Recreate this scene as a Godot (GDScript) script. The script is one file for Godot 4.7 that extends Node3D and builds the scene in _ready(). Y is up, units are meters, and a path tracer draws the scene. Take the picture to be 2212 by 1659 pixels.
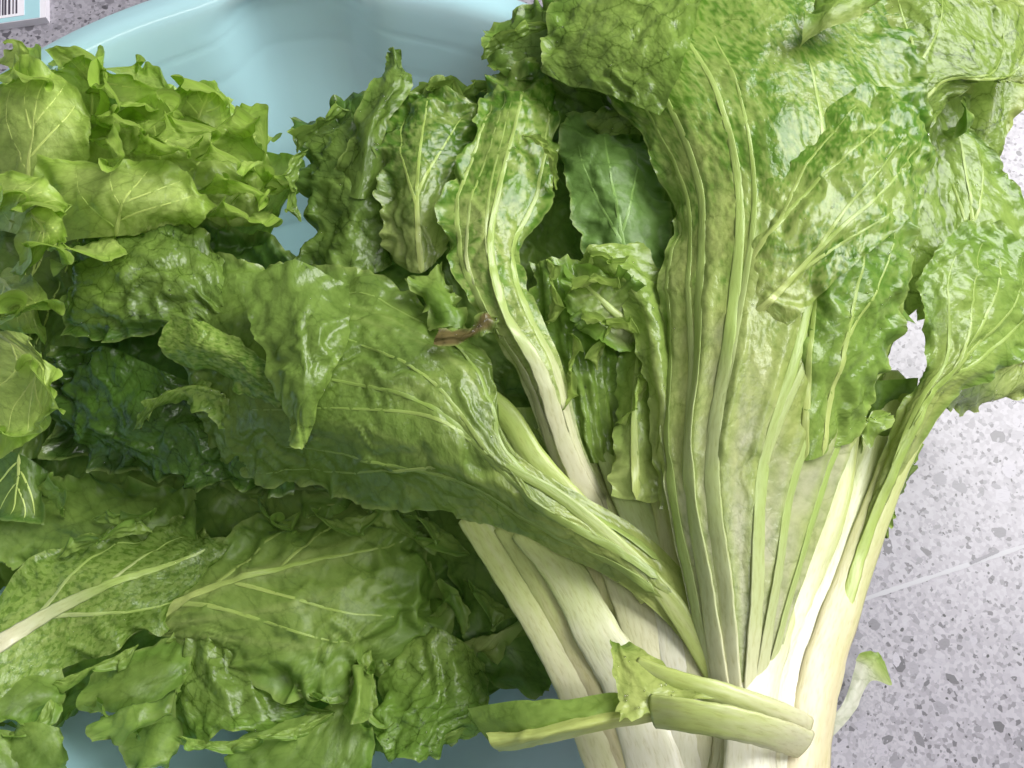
extends Node3D

# ------------------------------------------------------------------ camera geometry used to place things on the table
const PITCH := 70.0
const FOV := 46.0
const DIST := 0.36
const FOCUS := Vector3(0, 0.10, 0)
var eye := Vector3.ZERO
var rng := RandomNumberGenerator.new()
var noise := FastNoiseLite.new()
var noise_b := FastNoiseLite.new()
var M := {}
var drops := []                                         # where water beads sit on the wilted leaves
var over_rim := false                                   # the wilted head lies on the rim: its foot is as high as the rim


func at(u: float, v: float, h: float) -> Vector3:      # a point of the photograph (2212 x 1659) at a height of h centimetres over the counter
	var f := (FOCUS - eye).normalized()
	if over_rim and v > 1200.0:
		h += (v - 1200.0) * 0.0112
	var up := Vector3.RIGHT.cross(f)
	var k := tan(deg_to_rad(FOV / 2.0)) / 829.5
	var d := f + Vector3.RIGHT * (u - 1106.0) * k - up * (v - 829.5) * k
	return eye + d * ((h * 0.01 - eye.y) / d.y)


func lin(r: int, g: int, b: int) -> Color:
	return Color8(r, g, b).srgb_to_linear()


func tag(o: Node, label: String, category: String, group := "") -> Node:
	o.set_meta("label", label)
	o.set_meta("category", category)
	if group:
		o.set_meta("group", group)
	return o


func thing(called: String, label: String, category: String, where := Vector3.ZERO, group := "") -> Node3D:
	var o := Node3D.new()
	o.name = called
	o.position = where
	var n := 0
	while has_node(NodePath(o.name)):
		n += 1
		o.name = "%s_%03d" % [called, n]
	add_child(o)
	tag(o, label, category, group)
	return o


func obj(called: String, mesh: Mesh, mat: Material, parent: Node = self) -> MeshInstance3D:
	var o := MeshInstance3D.new()
	o.name = called
	o.mesh = mesh
	o.material_override = mat
	var names := {}
	for c in parent.get_children():
		names[String(c.name)] = true
	var n := 0
	while names.has(String(o.name)):
		n += 1
		o.name = "%s_%03d" % [called, n]
	parent.add_child(o)
	return o


func grid_mesh(pos: PackedVector3Array, rows: int, cols: int, col: PackedColorArray, uv: PackedVector2Array, uv2: PackedVector2Array, wrap := false) -> ArrayMesh:
	var nor := PackedVector3Array()
	nor.resize(pos.size())
	for i in rows:
		var ia := maxi(i - 1, 0) * cols
		var ib := mini(i + 1, rows - 1) * cols
		for j in cols:
			var ja := maxi(j - 1, 0)
			var jb := mini(j + 1, cols - 1)
			if wrap:
				ja = cols - 2 if j == 0 else j - 1
				jb = 1 if j == cols - 1 else j + 1
			var n := (pos[ib + j] - pos[ia + j]).cross(pos[i * cols + jb] - pos[i * cols + ja])
			nor[i * cols + j] = n.normalized() if n.length_squared() > 1e-20 else Vector3.UP
	var idx := PackedInt32Array()
	idx.resize((rows - 1) * (cols - 1) * 6)
	var k := 0
	for i in rows - 1:
		for j in cols - 1:
			var a := i * cols + j
			idx[k] = a
			idx[k + 1] = a + 1
			idx[k + 2] = a + cols
			idx[k + 3] = a + 1
			idx[k + 4] = a + cols + 1
			idx[k + 5] = a + cols
			k += 6
	var arr := []
	arr.resize(Mesh.ARRAY_MAX)
	arr[Mesh.ARRAY_VERTEX] = pos
	arr[Mesh.ARRAY_NORMAL] = nor
	if col.size():
		arr[Mesh.ARRAY_COLOR] = col
	if uv.size():
		arr[Mesh.ARRAY_TEX_UV] = uv
	if uv2.size():
		arr[Mesh.ARRAY_TEX_UV2] = uv2
	arr[Mesh.ARRAY_INDEX] = idx
	var m := ArrayMesh.new()
	m.add_surface_from_arrays(Mesh.PRIMITIVE_TRIANGLES, arr)
	return m


func crom(a: Array, x: float):                          # Catmull-Rom through evenly spaced values
	var n := a.size() - 1
	if n == 0:
		return a[0]
	var f := clampf(x, 0.0, 1.0) * n
	var i := mini(int(f), n - 1)
	var t := f - i
	var p1 = a[i]
	var p2 = a[i + 1]
	var p0 = a[i - 1] if i > 0 else p1 * 2.0 - p2
	var p3 = a[i + 2] if i + 2 <= n else p2 * 2.0 - p1
	return (p1 * 2.0 + (p2 - p0) * t + (p0 * 2.0 - p1 * 5.0 + p2 * 4.0 - p3) * t * t + (p1 * 3.0 - p0 - p2 * 3.0 + p3) * t * t * t) * 0.5


class Spine:                                            # a curve with frames carried along it
	var p: Array[Vector3] = []
	var t: Array[Vector3] = []
	var n: Array[Vector3] = []
	var length := 0.0
	func frame(y: float) -> Array:                      # [point, tangent, normal, sideways] at the length y, going straight on past the ends
		var f := y / length * (p.size() - 1)
		var i := clampi(int(f), 0, p.size() - 2)
		var k := clampf(f - i, 0.0, 1.0)
		var tt := t[i].lerp(t[i + 1], k).normalized()
		var nn := n[i].lerp(n[i + 1], k)
		nn = (nn - tt * nn.dot(tt)).normalized()
		var pp := p[i].lerp(p[i + 1], k)
		if y > length:
			pp += tt * (y - length)
		return [pp, tt, nn, tt.cross(nn)]


func spine(pts: Array, face: Vector3, roll: Array, steps := 72) -> Spine:
	var c := []
	for q in pts:
		c.append(q if q is Vector3 else at(q[0], q[1], q[2]))
	var raw: Array[Vector3] = []
	for i in 241:
		raw.append(crom(c, i / 240.0))
	var len := PackedFloat32Array([0.0])
	for i in 240:
		len.append(len[i] + raw[i].distance_to(raw[i + 1]))
	var s := Spine.new()
	s.length = len[240]
	var k := 0
	for i in steps + 1:
		var want := s.length * i / steps
		while k < 239 and len[k + 1] < want:
			k += 1
		s.p.append(raw[k].lerp(raw[k + 1], clampf((want - len[k]) / maxf(len[k + 1] - len[k], 1e-9), 0, 1)))
	for i in steps + 1:
		s.t.append((s.p[mini(i + 1, steps)] - s.p[maxi(i - 1, 0)]).normalized())
	var nn := face
	for i in steps + 1:
		nn = (nn - s.t[i] * nn.dot(s.t[i])).normalized()
		s.n.append(nn)
	for i in steps + 1:
		s.n[i] = s.n[i].rotated(s.t[i], deg_to_rad(crom(roll, float(i) / steps)))
	return s


# A leaf. pts: its rib as points [u, v, height]; wid: half widths in mm from base to tip; o: how it looks (see the defaults)
func leaf(parent: Node, called: String, mat: String, pts: Array, wid: Array, o := {}) -> MeshInstance3D:
	var D := {"face": Vector3(0, 0.906, 0.42), "roll": [0.0], "cup": [0.4, 0.4], "curl": [0.0, 0.0], "ruf": 6.0, "lam": 26.0, "seed": 1, "rib": [5.0, 0.8], "ribf": 0.93, "rough": 1.0, "crum": 2.5, "nv": 8, "pw": 3.0, "na": 110, "nt": 17,
		"c": ["cream", "mid", "edge"], "g0": 0.15, "g1": 0.6, "dark": 0.0, "vein": 0.6, "fine": 0.15, "tooth": 0.06, "shift": 0.0, "side": [1.0, 1.0], "ribon": true, "ribc": "cream"}
	D.merge(o, true)
	var s := spine(pts, D.face, D.roll)
	var sd: int = D.seed
	noise.seed = sd
	noise_b.seed = sd + 77
	var L := s.length
	var na: int = D.na
	var nt: int = D.nt
	var cols := nt * 2 + 1
	var pos := PackedVector3Array()
	var col := PackedColorArray()
	var uv := PackedVector2Array()
	var uv2 := PackedVector2Array()
	var count := (na + 1) * cols
	pos.resize(count)
	col.resize(count)
	uv.resize(count)
	uv2.resize(count)
	var wm: Array = wid.map(func(x): return x * 0.001)
	var run := [PackedFloat32Array(), PackedFloat32Array()]
	var edge := [PackedVector2Array(), PackedVector2Array()]
	for q in 2:
		for i in na + 1:
			var a := float(i) / na
			var w: float = maxf(crom(wm, a), 0.0) * D.side[q] * (1.0 + D.tooth * (noise_b.get_noise_2d(a * 700.0, q * 500.0) + 0.5 * noise_b.get_noise_2d(a * 2200.0, q * 500.0)))
			edge[q].append(Vector2(w, L * a))
		run[q].resize(na + 1)
		for i in range(na - 1, -1, -1):
			run[q][i] = run[q][i + 1] + edge[q][i].distance_to(edge[q][i + 1])
	var amp: float = D.ruf * 0.001
	var lam: float = D.lam * 0.001
	var cr: float = D.crum * 0.001
	var c0: Color = M.col[D.c[0]]
	var c1: Color = M.col[D.c[1]]
	var c2: Color = M.col[D.c[2]]
	var cd: Color = M.col.dark
	var off := Vector2(fmod(sd * 0.3713, 1.0), fmod(sd * 0.7177, 1.0))
	for i in na + 1:
		var a := float(i) / na
		var y0: float = L * D.ribf * pow(a, 1.0)
		for q in 2:
			var sg := -1.0 if q == 0 else 1.0
			var e: Vector2 = edge[q][i]
			var from_tip: float = run[q][i]
			var wob := noise_b.get_noise_2d(sg * from_tip * 900.0, 31.0)
			var th: float = TAU * sg * from_tip / lam + 5.0 * wob
			var big := 0.65 + 0.9 * noise_b.get_noise_2d(sg * from_tip * 420.0, 91.0)
			var grow := smoothstep(0.02, 0.34, a)
			var rise := sin(th) * amp * big * grow
			var slip := sin(2.0 * th) * amp * 0.55 * big * grow
			var rise2: float = sin(th * 2.9 + 1.3 + 4.0 * wob) * amp * 0.36 * grow * D.fine * 2.0
			var phi_c: float = D.cup[q]
			var phi_e: float = D.curl[q]
			var X := 0.0
			var Z := 0.0
			var lastx := 0.0
			var vein := 0.5 + 0.5 * cos(TAU * (a * D.nv + 0.25 * q))
			vein = pow(vein, 9.0)
			for j in range(0, nt + 1):
				var r := float(j) / nt
				# the side vein: out of the rib, along it at first, then out to the margin
				var b := Vector2(0.28 * e.x, lerpf(y0, e.y, 0.55))
				var pxy := Vector2(0, y0) * (1 - r) * (1 - r) + b * 2.0 * r * (1 - r) + e * r * r
				var dx := pxy.x - lastx
				lastx = pxy.x
				var phi := phi_c * r + phi_e * r * r * r * r
				X += dx * cos(phi)
				Z += absf(dx) * sin(phi)
				var rr := pow(r, D.pw)
				var F := s.frame(pxy.y)
				var tt: Vector3 = F[1]
				var nn: Vector3 = F[2]
				var bb: Vector3 = F[3]
				var nx := pxy.x * sg
				var wv: float = noise.get_noise_2d(nx * 900.0 * 26.0 / D.lam + 600.0, pxy.y * 900.0 * 26.0 / D.lam)
				var wave := 0.4 * sin(th) + 0.8 * sin(5.0 * wv)
				rise = wave * amp * grow
				slip = amp * grow * (0.3 * sin(2.0 * th) + 0.8 * noise.get_noise_2d(nx * 700.0 - 600.0, pxy.y * 700.0))
				var crumple := noise.get_noise_2d(nx * 1000.0 * 1.0, pxy.y * 1000.0) * cr * (0.25 + r)
				var blister: float = noise_b.get_noise_2d(nx * 5200.0, pxy.y * 5200.0) * 0.0005 * D.rough * minf(r * 4.0, 1.0)
				var ridge: float = vein * 0.0007 * D.vein * (1.0 - r * 0.6) * minf(r * 8.0, 1.0)
				var lift: float = Z + rise * rr + rise2 * rr * r * r + crumple + blister - ridge
				var k := i * cols + (nt + j if q == 1 else nt - j)
				pos[k] = F[0] + bb * (X * sg) + nn * lift + tt * (slip * rr) + bb * (sg * rise2 * 0.8 * rr)
				# colour: rib and base pale, then green towards the margin
				var g := smoothstep(D.g0, D.g1, pxy.y / L * 0.75 + r * 0.30 + 0.10 * noise.get_noise_2d(nx * 900.0 + 300.0, pxy.y * 900.0))
				var cc := c0.lerp(c1, g).lerp(c2, smoothstep(0.45, 1.0, g * r + 0.15 * noise_b.get_noise_2d(nx * 1500.0, pxy.y * 700.0)))
				cc = cc.lerp(c0, clampf(vein * D.vein * (1.0 - r) * 0.75, 0, 1))
				if D.dark > 0.0:
					cc = cc.lerp(cd, clampf(D.dark * smoothstep(-0.15, 0.35, noise.get_noise_2d(nx * 1400.0 - 900.0, pxy.y * 1400.0)) * g, 0, 1))
				col[k] = cc
				uv[k] = Vector2(nx, pxy.y) * 10.0 + off
				uv2[k] = Vector2(nx + 0.35 * pxy.y, pxy.y - 0.35 * nx) * 10.0 + off * 3.0
	var lm := obj(called, grid_mesh(pos, na + 1, cols, col, uv, uv2), M[mat], parent)
	if D.ribon:
		rib(lm, "midrib", s, D.rib[0] * 0.001, D.rib[1] * 0.001, D.ribf, M.col[D.ribc], c1, D.g0, D.g1)
	return lm


# A piece of leaf blade laid through a net of points [u, v, height]: rows from its foot to its tip, each row from one margin to the other
func sheet(parent: Node, called: String, mat: String, rows: Array, o := {}) -> MeshInstance3D:
	var D := {"seed": 1, "edges": [1.0, 1.0, 1.0], "ew": 0.3, "ruf": 3.0, "lam": 22.0, "crum": 2.0, "clam": 30.0, "tooth": 0.9, "res": 1.5, "c": ["mid", "mid", "edge"], "g0": 0.0, "g1": 0.6, "g2": 0.35, "g3": 0.65, "dark": 0.0, "veins": [], "rim": 0.4, "vc": "pale", "ribs": [], "ribc": "pale", "ribe": "mid", "pleat": [0, 0.0], "na": 0, "nt": 0, "mott": 0.0, "m0": 0.25, "msize": 4.0, "stain": 0.0, "stainc": "brown", "fold": 0.7, "calm": 0.0, "sub": 0.0}
	D.merge(o, true)
	var sd: int = D.seed
	noise.seed = sd
	noise_b.seed = sd + 131
	var P := []
	for r in rows:
		P.append(r.map(func(q): return q if q is Vector3 else at(q[0], q[1], q[2])))
	var lenA := 0.0
	var lenB := 0.0
	for i in P.size() - 1:
		lenA += (P[i][P[i].size() / 2] as Vector3).distance_to(P[i + 1][P[i + 1].size() / 2])
	for r in P:
		var l := 0.0
		for j in r.size() - 1:
			l += (r[j] as Vector3).distance_to(r[j + 1])
		lenB = maxf(lenB, l)
	var na: int = clampi(int(lenA * 1000.0 / D.res), 12, 170)
	var nt: int = clampi(int(lenB * 1000.0 / D.res), 12, 150)
	var cols := nt + 1
	var base := PackedVector3Array()
	base.resize((na + 1) * cols)
	for j in cols:
		var t := float(j) / nt
		var line := []
		for r in P:
			line.append(crom(r, t))
		for i in na + 1:
			base[i * cols + j] = crom(line, float(i) / na)
	var rowlen := PackedFloat32Array()
	for i in na + 1:
		var l := 0.0
		for j in nt:
			l += base[i * cols + j].distance_to(base[i * cols + j + 1])
		rowlen.append(l)
	var pos := PackedVector3Array()
	pos.resize(base.size())
	var col := PackedColorArray()
	col.resize(base.size())
	var uv := PackedVector2Array()
	uv.resize(base.size())
	var uv2 := PackedVector2Array()
	uv2.resize(base.size())
	var c0: Color = M.col[D.c[0]]
	var c1: Color = M.col[D.c[1]]
	var c2: Color = M.col[D.c[2]]
	var cd: Color = M.col.dark
	var cs: Color = M.col[D.stainc]
	var off := Vector2(fmod(sd * 0.3713, 1.0), fmod(sd * 0.7177, 1.0))
	var kr: float = 1000.0 / D.lam / 1.1
	var kc: float = 1000.0 / D.clam / 1.1
	var ew: float = D.ew
	for i in na + 1:
		var a := float(i) / na
		for j in cols:
			var t := float(j) / nt
			var k := i * cols + j
			var b := base[k]
			var di := base[mini(i + 1, na) * cols + j] - base[maxi(i - 1, 0) * cols + j]
			var dj := base[i * cols + mini(j + 1, nt)] - base[i * cols + maxi(j - 1, 0)]
			var n := di.cross(dj).normalized()
			if n.y < 0.0:
				n = -n
			var ti := di.normalized()
			var tj := dj.normalized()
			var wide := clampf(D.edges[0] * (1.0 - t / ew), 0, 1)
			var right := clampf(D.edges[1] * (1.0 - (1.0 - t) / ew), 0, 1)
			var tip := clampf(D.edges[2] * (1.0 - (1.0 - a) / ew), 0, 1)
			var calm: float = lerpf(1.0, 0.12 + 0.88 * smoothstep(0.1, 0.75, a), D.calm)
			var e := maxf(maxf(wide, right), tip) * calm
			var q := b * kr * 30.0
			var w1: float = noise.get_noise_3d(q.x, q.y * 0.3, q.z)
			var w2: float = noise.get_noise_3d(q.x + 400.0, q.y * 0.3, q.z)
			var w3: float = noise.get_noise_3d(q.x, q.y * 0.3 + 300.0, q.z - 300.0)
			var wave := sin(5.5 * w1 + 1.0)
			var qc := b * kc * 30.0
			var cr: float = noise_b.get_noise_3d(qc.x, qc.y * 0.3, qc.z)
			var along: float = noise_b.get_noise_2d(t * lenB * 1700.0 + 40.0 * w2 + 500.0, a * lenA * 260.0)
			var h: float = (cr * 0.8 + along * D.fold) * D.crum * 0.001 * calm + wave * D.ruf * 0.001 * e * e
			if D.pleat[0] > 0:
				h += D.pleat[1] * 0.001 * (1.0 - absf(sin(PI * D.pleat[0] * (t + 0.06 * w2) + 1.5 * w3))) * 1.6
			var pale := 0.0
			var stretch: float = lenB * 1000.0 * (dj.length() * nt * 0.5 / lenB)
			for vv in D.veins:
				var wob: float = 0.025 * noise.get_noise_2d(a * 60.0, vv[0] * 800.0)
				var wv: float = vv[1] * (1.0 - 0.8 * a) + 0.25
				var fork: float = maxf(a - 0.38, 0.0) * D.sub
				for side in ([-1.0, 1.0] if fork > 0.0 else [0.0]):
					var dt: float = (t - vv[0] - wob - side * fork) * stretch
					var s_: float = exp(-dt * dt / (wv * wv * 0.45)) * vv[2] * (1.0 - smoothstep(0.35, 0.95, a))
					pale = maxf(pale, s_)
					h += s_ * wv * 0.00026
			var f2: float = D.ruf * 0.001 * e * e
			var tooth: float = D.tooth * 0.001 * e * e * e * (noise_b.get_noise_2d(a * lenA * 5000.0 + 70.0, t * lenB * 5000.0) + 0.35 * noise_b.get_noise_2d(a * lenA * 18000.0 + 70.0, t * lenB * 18000.0))
			var sgn := -wide + right
			pos[k] = b + n * h + tj * (w2 * f2 * 1.4 + tooth * sgn) + ti * (w3 * f2 * 1.4 + tooth * tip)
			var g := smoothstep(D.g0, D.g1, a + 0.16 * w2)
			var cc := c0.lerp(c1, g)
			if D.c.size() > 3:
				cc = cc.lerp(M.col[D.c[3]], smoothstep(D.g2, D.g3, a + 0.2 * w2))
			cc = cc.lerp(c2, smoothstep(0.2, 1.0, e * g + 0.35 * w3))
			cc = cc.lerp(M.col[D.vc], clampf(pale * 0.85, 0, 1))
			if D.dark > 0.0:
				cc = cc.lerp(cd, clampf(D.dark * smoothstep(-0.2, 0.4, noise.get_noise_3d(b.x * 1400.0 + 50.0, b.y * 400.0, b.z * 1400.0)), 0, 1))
			if D.mott > 0.0:
				var qm: Vector3 = b * (1000.0 / D.msize * 25.0)
				var mz: float = noise_b.get_noise_3d(qm.x, qm.y * 0.5, qm.z) + 0.5 * noise_b.get_noise_3d(qm.x * 2.3, qm.y, qm.z * 2.3) + 0.9 * w1
				var where: float = D.mott * (1.0 - pale) * smoothstep(D.m0, D.m0 + 0.3, a + 0.2 * w2)
				cc = cc.lerp(cc * Color(0.46, 0.66, 0.36), where * smoothstep(0.05, 0.22, mz))
				cc = cc.lerp(M.col.pale, 0.35 * where * smoothstep(0.12, 0.4, -mz))
			cc = cc.lerp(M.col.pale, D.rim * smoothstep(0.9, 0.99, maxf(maxf(wide, right), tip)))
			if D.stain > 0.0:
				cc = cc.lerp(cs, clampf(smoothstep(1.0 - D.stain, 1.08 - D.stain * 0.5, e + 0.35 * w3), 0, 1))
			col[k] = cc
			var m := Vector2((t - 0.5) * rowlen[i], a * lenA)
			uv[k] = m * 10.0 + off
			uv2[k] = Vector2(m.x + 0.35 * m.y, m.y - 0.35 * m.x) * 10.0 + off * 3.0
	if mat in ["broad", "wilt", "mottled", "deepwilt"]:
		rng.seed = sd
		for k in 26:
			var at_ := rng.randi_range(1, na - 1) * cols + rng.randi_range(1, nt - 1)
			var up := (pos[at_ + cols] - pos[at_ - cols]).cross(pos[at_ + 1] - pos[at_ - 1]).normalized()
			drops.append([pos[at_], up if up.y > 0.0 else -up, 0.00025 + 0.0004 * pow(rng.randf(), 2.5)])
	var made := obj(called, grid_mesh(pos, na + 1, cols, col, uv, uv2), M[mat], parent)
	for q in D.ribs:
		surface_rib(made, pos, na, nt, q, M.col[D.ribc], M.col[D.ribe])
	return made


# A raised rib that follows the leaf's surface from [a, t] to [a, t] and thins out: q = [a0, t0, a1, t1, radius mm, end radius mm]
func surface_rib(parent: Node, pos: PackedVector3Array, na: int, nt: int, q: Array, ca: Color, cb: Color) -> void:
	var cols := nt + 1
	if q[0] > 0.05:
		ca = ca.lerp(cb, 0.65)
	var n := maxi(8, int((q[2] - q[0]) * na * 0.6))
	var mid := []
	var nor := []
	for i in n + 1:
		var k := float(i) / n
		var bend := k + 0.18 * sin(PI * k) * (1.0 if q[0] > 0.05 else 0.0)
		var fa: float = lerpf(q[0], q[2], k) * na
		var ft: float = clampf(lerpf(q[1], q[3], bend), 0.01, 0.99) * nt
		var i0 := clampi(int(fa), 0, na - 1)
		var j0 := clampi(int(ft), 0, nt - 1)
		var x := fa - i0
		var y := ft - j0
		var p00 := pos[i0 * cols + j0]
		var p01 := pos[i0 * cols + j0 + 1]
		var p10 := pos[(i0 + 1) * cols + j0]
		var p11 := pos[(i0 + 1) * cols + j0 + 1]
		mid.append(p00.lerp(p01, y).lerp(p10.lerp(p11, y), x))
		var up := (p10 - p00).cross(p01 - p00).normalized()
		nor.append(up if up.y > 0.0 else -up)
	var verts := PackedVector3Array()
	var col := PackedColorArray()
	var uv := PackedVector2Array()
	var s := 0.0
	for i in n + 1:
		var k := float(i) / n
		var t: Vector3 = (mid[mini(i + 2, n)] - mid[maxi(i - 2, 0)]).normalized()
		var up: Vector3 = ((nor[maxi(i - 1, 0)] as Vector3) + nor[i] + nor[mini(i + 1, n)]).normalized()
		var side := t.cross(up).normalized()
		if i:
			s += (mid[i] as Vector3).distance_to(mid[i - 1])
		var r: float = lerpf(q[4], q[5], pow(k, 0.75)) * 0.001 * (1.0 + 0.12 * noise_b.get_noise_1d(s * 4000.0))
		if i == 0 or i == n:
			r *= 0.05
		for j in 11:
			var an := TAU * j / 10.0
			verts.append(mid[i] + side * (cos(an) * r) + up * (sin(an) * r * 0.20 + r * 0.01))
			col.append(ca.lerp(cb, smoothstep(0.08, 0.6, k + 0.1 * noise.get_noise_1d(s * 900.0)) * 0.92))
			uv.append(Vector2(j / 10.0 * 0.1, s * 10.0))
	obj("rib", grid_mesh(verts, n + 1, 11, col, uv, uv, true), M.stalk, parent)


# The looping margin of a frilly leaf: a band from the curve pts, going out by off = [u, v, height], whose outer edge is longer than its inner one
func ruffle(parent: Node, called: String, mat: String, seed_: int, pts: Array, off: Array, o := {}) -> MeshInstance3D:
	var D := {"amp": 7.0, "lam": 24.0, "c": ["fresh", "fresh", "fresh_edge"], "rim": 0.45}
	D.merge(o, true)
	noise.seed = seed_
	noise_b.seed = seed_ + 9
	var inn := pts.map(func(q): return at(q[0], q[1], q[2]))
	var outer := pts.map(func(q): return at(q[0] + off[0], q[1] + off[1], q[2] + off[2]))
	var length := 0.0
	for i in inn.size() - 1:
		length += (inn[i] as Vector3).distance_to(inn[i + 1])
	var na := clampi(int(length * 1000.0 * 1.4), 24, 150)
	var nt := 16
	var pos := PackedVector3Array()
	var col := PackedColorArray()
	var uv := PackedVector2Array()
	var uv2 := PackedVector2Array()
	var amp: float = D.amp * 0.001
	for i in na + 1:
		var a := float(i) / na
		var p: Vector3 = crom(inn, a)
		var q: Vector3 = crom(outer, a)
		var t: Vector3 = (crom(inn, minf(a + 0.02, 1.0)) - crom(inn, maxf(a - 0.02, 0.0))).normalized()
		var d := q - p
		var n := d.cross(t).normalized()
		var s := a * length * 1000.0
		var th: float = TAU * s / D.lam + 2.6 * noise.get_noise_1d(s * 1.1)
		var big: float = amp * (0.8 + 0.9 * noise.get_noise_1d(s * 0.9 + 700.0))
		var far: float = 1.0 + 0.35 * noise_b.get_noise_1d(s * 1.6)
		var ends := smoothstep(0.0, 0.12, a) * smoothstep(0.0, 0.12, 1.0 - a) * 0.8 + 0.2
		for j in nt + 1:
			var r := float(j) / nt
			var rr := pow(r, 1.6)
			var flare := sin(th) * big * rr
			var loop := sin(2.0 * th + 0.4) * big * 0.62 * rr
			pos.append(p + d * r * far * ends + n * flare + t * loop - d.normalized() * (absf(sin(th)) * big * 0.25 * rr) + n * (0.0012 * noise_b.get_noise_2d(s * 4.0, r * 60.0)))
			var c: Color = (M.col[D.c[0]] as Color).lerp(M.col[D.c[1]], smoothstep(0.0, 0.5, r + 0.2 * noise.get_noise_1d(s * 3.0))).lerp(M.col[D.c[2]], smoothstep(0.45, 1.0, r))
			col.append(c.lerp(M.col.pale, D.rim * smoothstep(0.9, 1.0, r)))
			uv.append(Vector2(s, r * d.length() * 1000.0) * 0.01 + Vector2(seed_ * 0.37, seed_ * 0.11))
			uv2.append(Vector2(s, r * d.length() * 1000.0) * 0.01)
	return obj(called, grid_mesh(pos, na + 1, nt + 1, col, uv, uv2), M[mat], parent)


func rib(parent: Node, called: String, s: Spine, r0: float, r1: float, upto: float, ca: Color, cb: Color, g0 := 0.3, g1 := 1.0, flat := 0.55, mat := "stalk", ridges := 7) -> MeshInstance3D:
	var rows := 64
	var cols := 25
	var pos := PackedVector3Array()
	var col := PackedColorArray()
	var uv := PackedVector2Array()
	for i in rows + 1:
		var k := float(i) / rows
		var F := s.frame(s.length * upto * k)
		var r := lerpf(r0, r1, pow(k, 0.7)) * (1.0 + 0.06 * noise.get_noise_2d(k * 400.0, 7.0))
		if i == 0 or i == rows:
			r *= 0.02
		for j in cols:
			var an := TAU * j / (cols - 1)
			var rr := r * (1.0 + 0.02 * cos(an * ridges) + 0.05 * noise_b.get_noise_2d(cos(an) * 60.0, sin(an) * 60.0 + k * 120.0))
			pos.append(F[0] + F[3] * (cos(an) * rr) + F[2] * (sin(an) * rr * flat))
			var stripe: float = noise_b.get_noise_2d(an * 130.0, k * 60.0)
			var cc := ca.lerp(cb, smoothstep(g0, g1, k + 0.10 * noise.get_noise_2d(cos(an) * 90.0, k * 200.0)) * 0.9)
			col.append(cc.lerp(M.col.yellow, clampf(stripe * 0.4, 0, 0.2)).lerp(M.col.cream, clampf(-stripe * 0.5, 0, 0.25)))
			uv.append(Vector2(an / TAU * r0 * 5.0 * 10.0 * 0.7, s.length * k * 10.0))
	return obj(called, grid_mesh(pos, rows + 1, cols, col, uv, uv, true), M[mat], parent)


# A bare leaf stalk, thick at the foot
func stalk(parent: Node, called: String, pts: Array, r0: float, r1: float, ca := "cream", cb := "pale", flat := 0.6, ga := 0.2, gb := 0.9) -> MeshInstance3D:
	var s := spine(pts, Vector3(0, 0.906, 0.42), [0.0])
	noise.seed = int(r0 * 100) + pts.size() + int(pts[0][0])
	noise_b.seed = noise.seed + 5
	return rib(parent, called, s, r0 * 0.001, r1 * 0.001, 1.0, M.col[ca], M.col[cb], ga, gb, flat)


func ntex(kind: int, freq: float, ramp: Array, size := 1024, seed_ := 3, warp := 0.0, oct := 3, ret := 0, as_normal := false, strength := 4.0) -> NoiseTexture2D:
	var f := FastNoiseLite.new()
	f.noise_type = kind
	f.frequency = freq
	f.seed = seed_
	f.fractal_octaves = oct
	f.fractal_type = FastNoiseLite.FRACTAL_FBM if oct > 1 else FastNoiseLite.FRACTAL_NONE
	f.cellular_return_type = ret
	f.cellular_jitter = 1.0
	if warp > 0.0:
		f.domain_warp_enabled = true
		f.domain_warp_amplitude = warp
		f.domain_warp_frequency = freq * 0.8
		f.domain_warp_fractal_octaves = 3
	var t := NoiseTexture2D.new()
	t.width = size
	t.height = size
	t.seamless = true
	t.noise = f
	if as_normal:
		t.as_normal_map = true
		t.bump_strength = strength
	elif ramp.size():
		var g := Gradient.new()
		var offs := PackedFloat32Array()
		var cs := PackedColorArray()
		for r in ramp:
			offs.append(r[0])
			cs.append(r[1])
		g.offsets = offs
		g.colors = cs
		t.color_ramp = g
	return t


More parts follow.
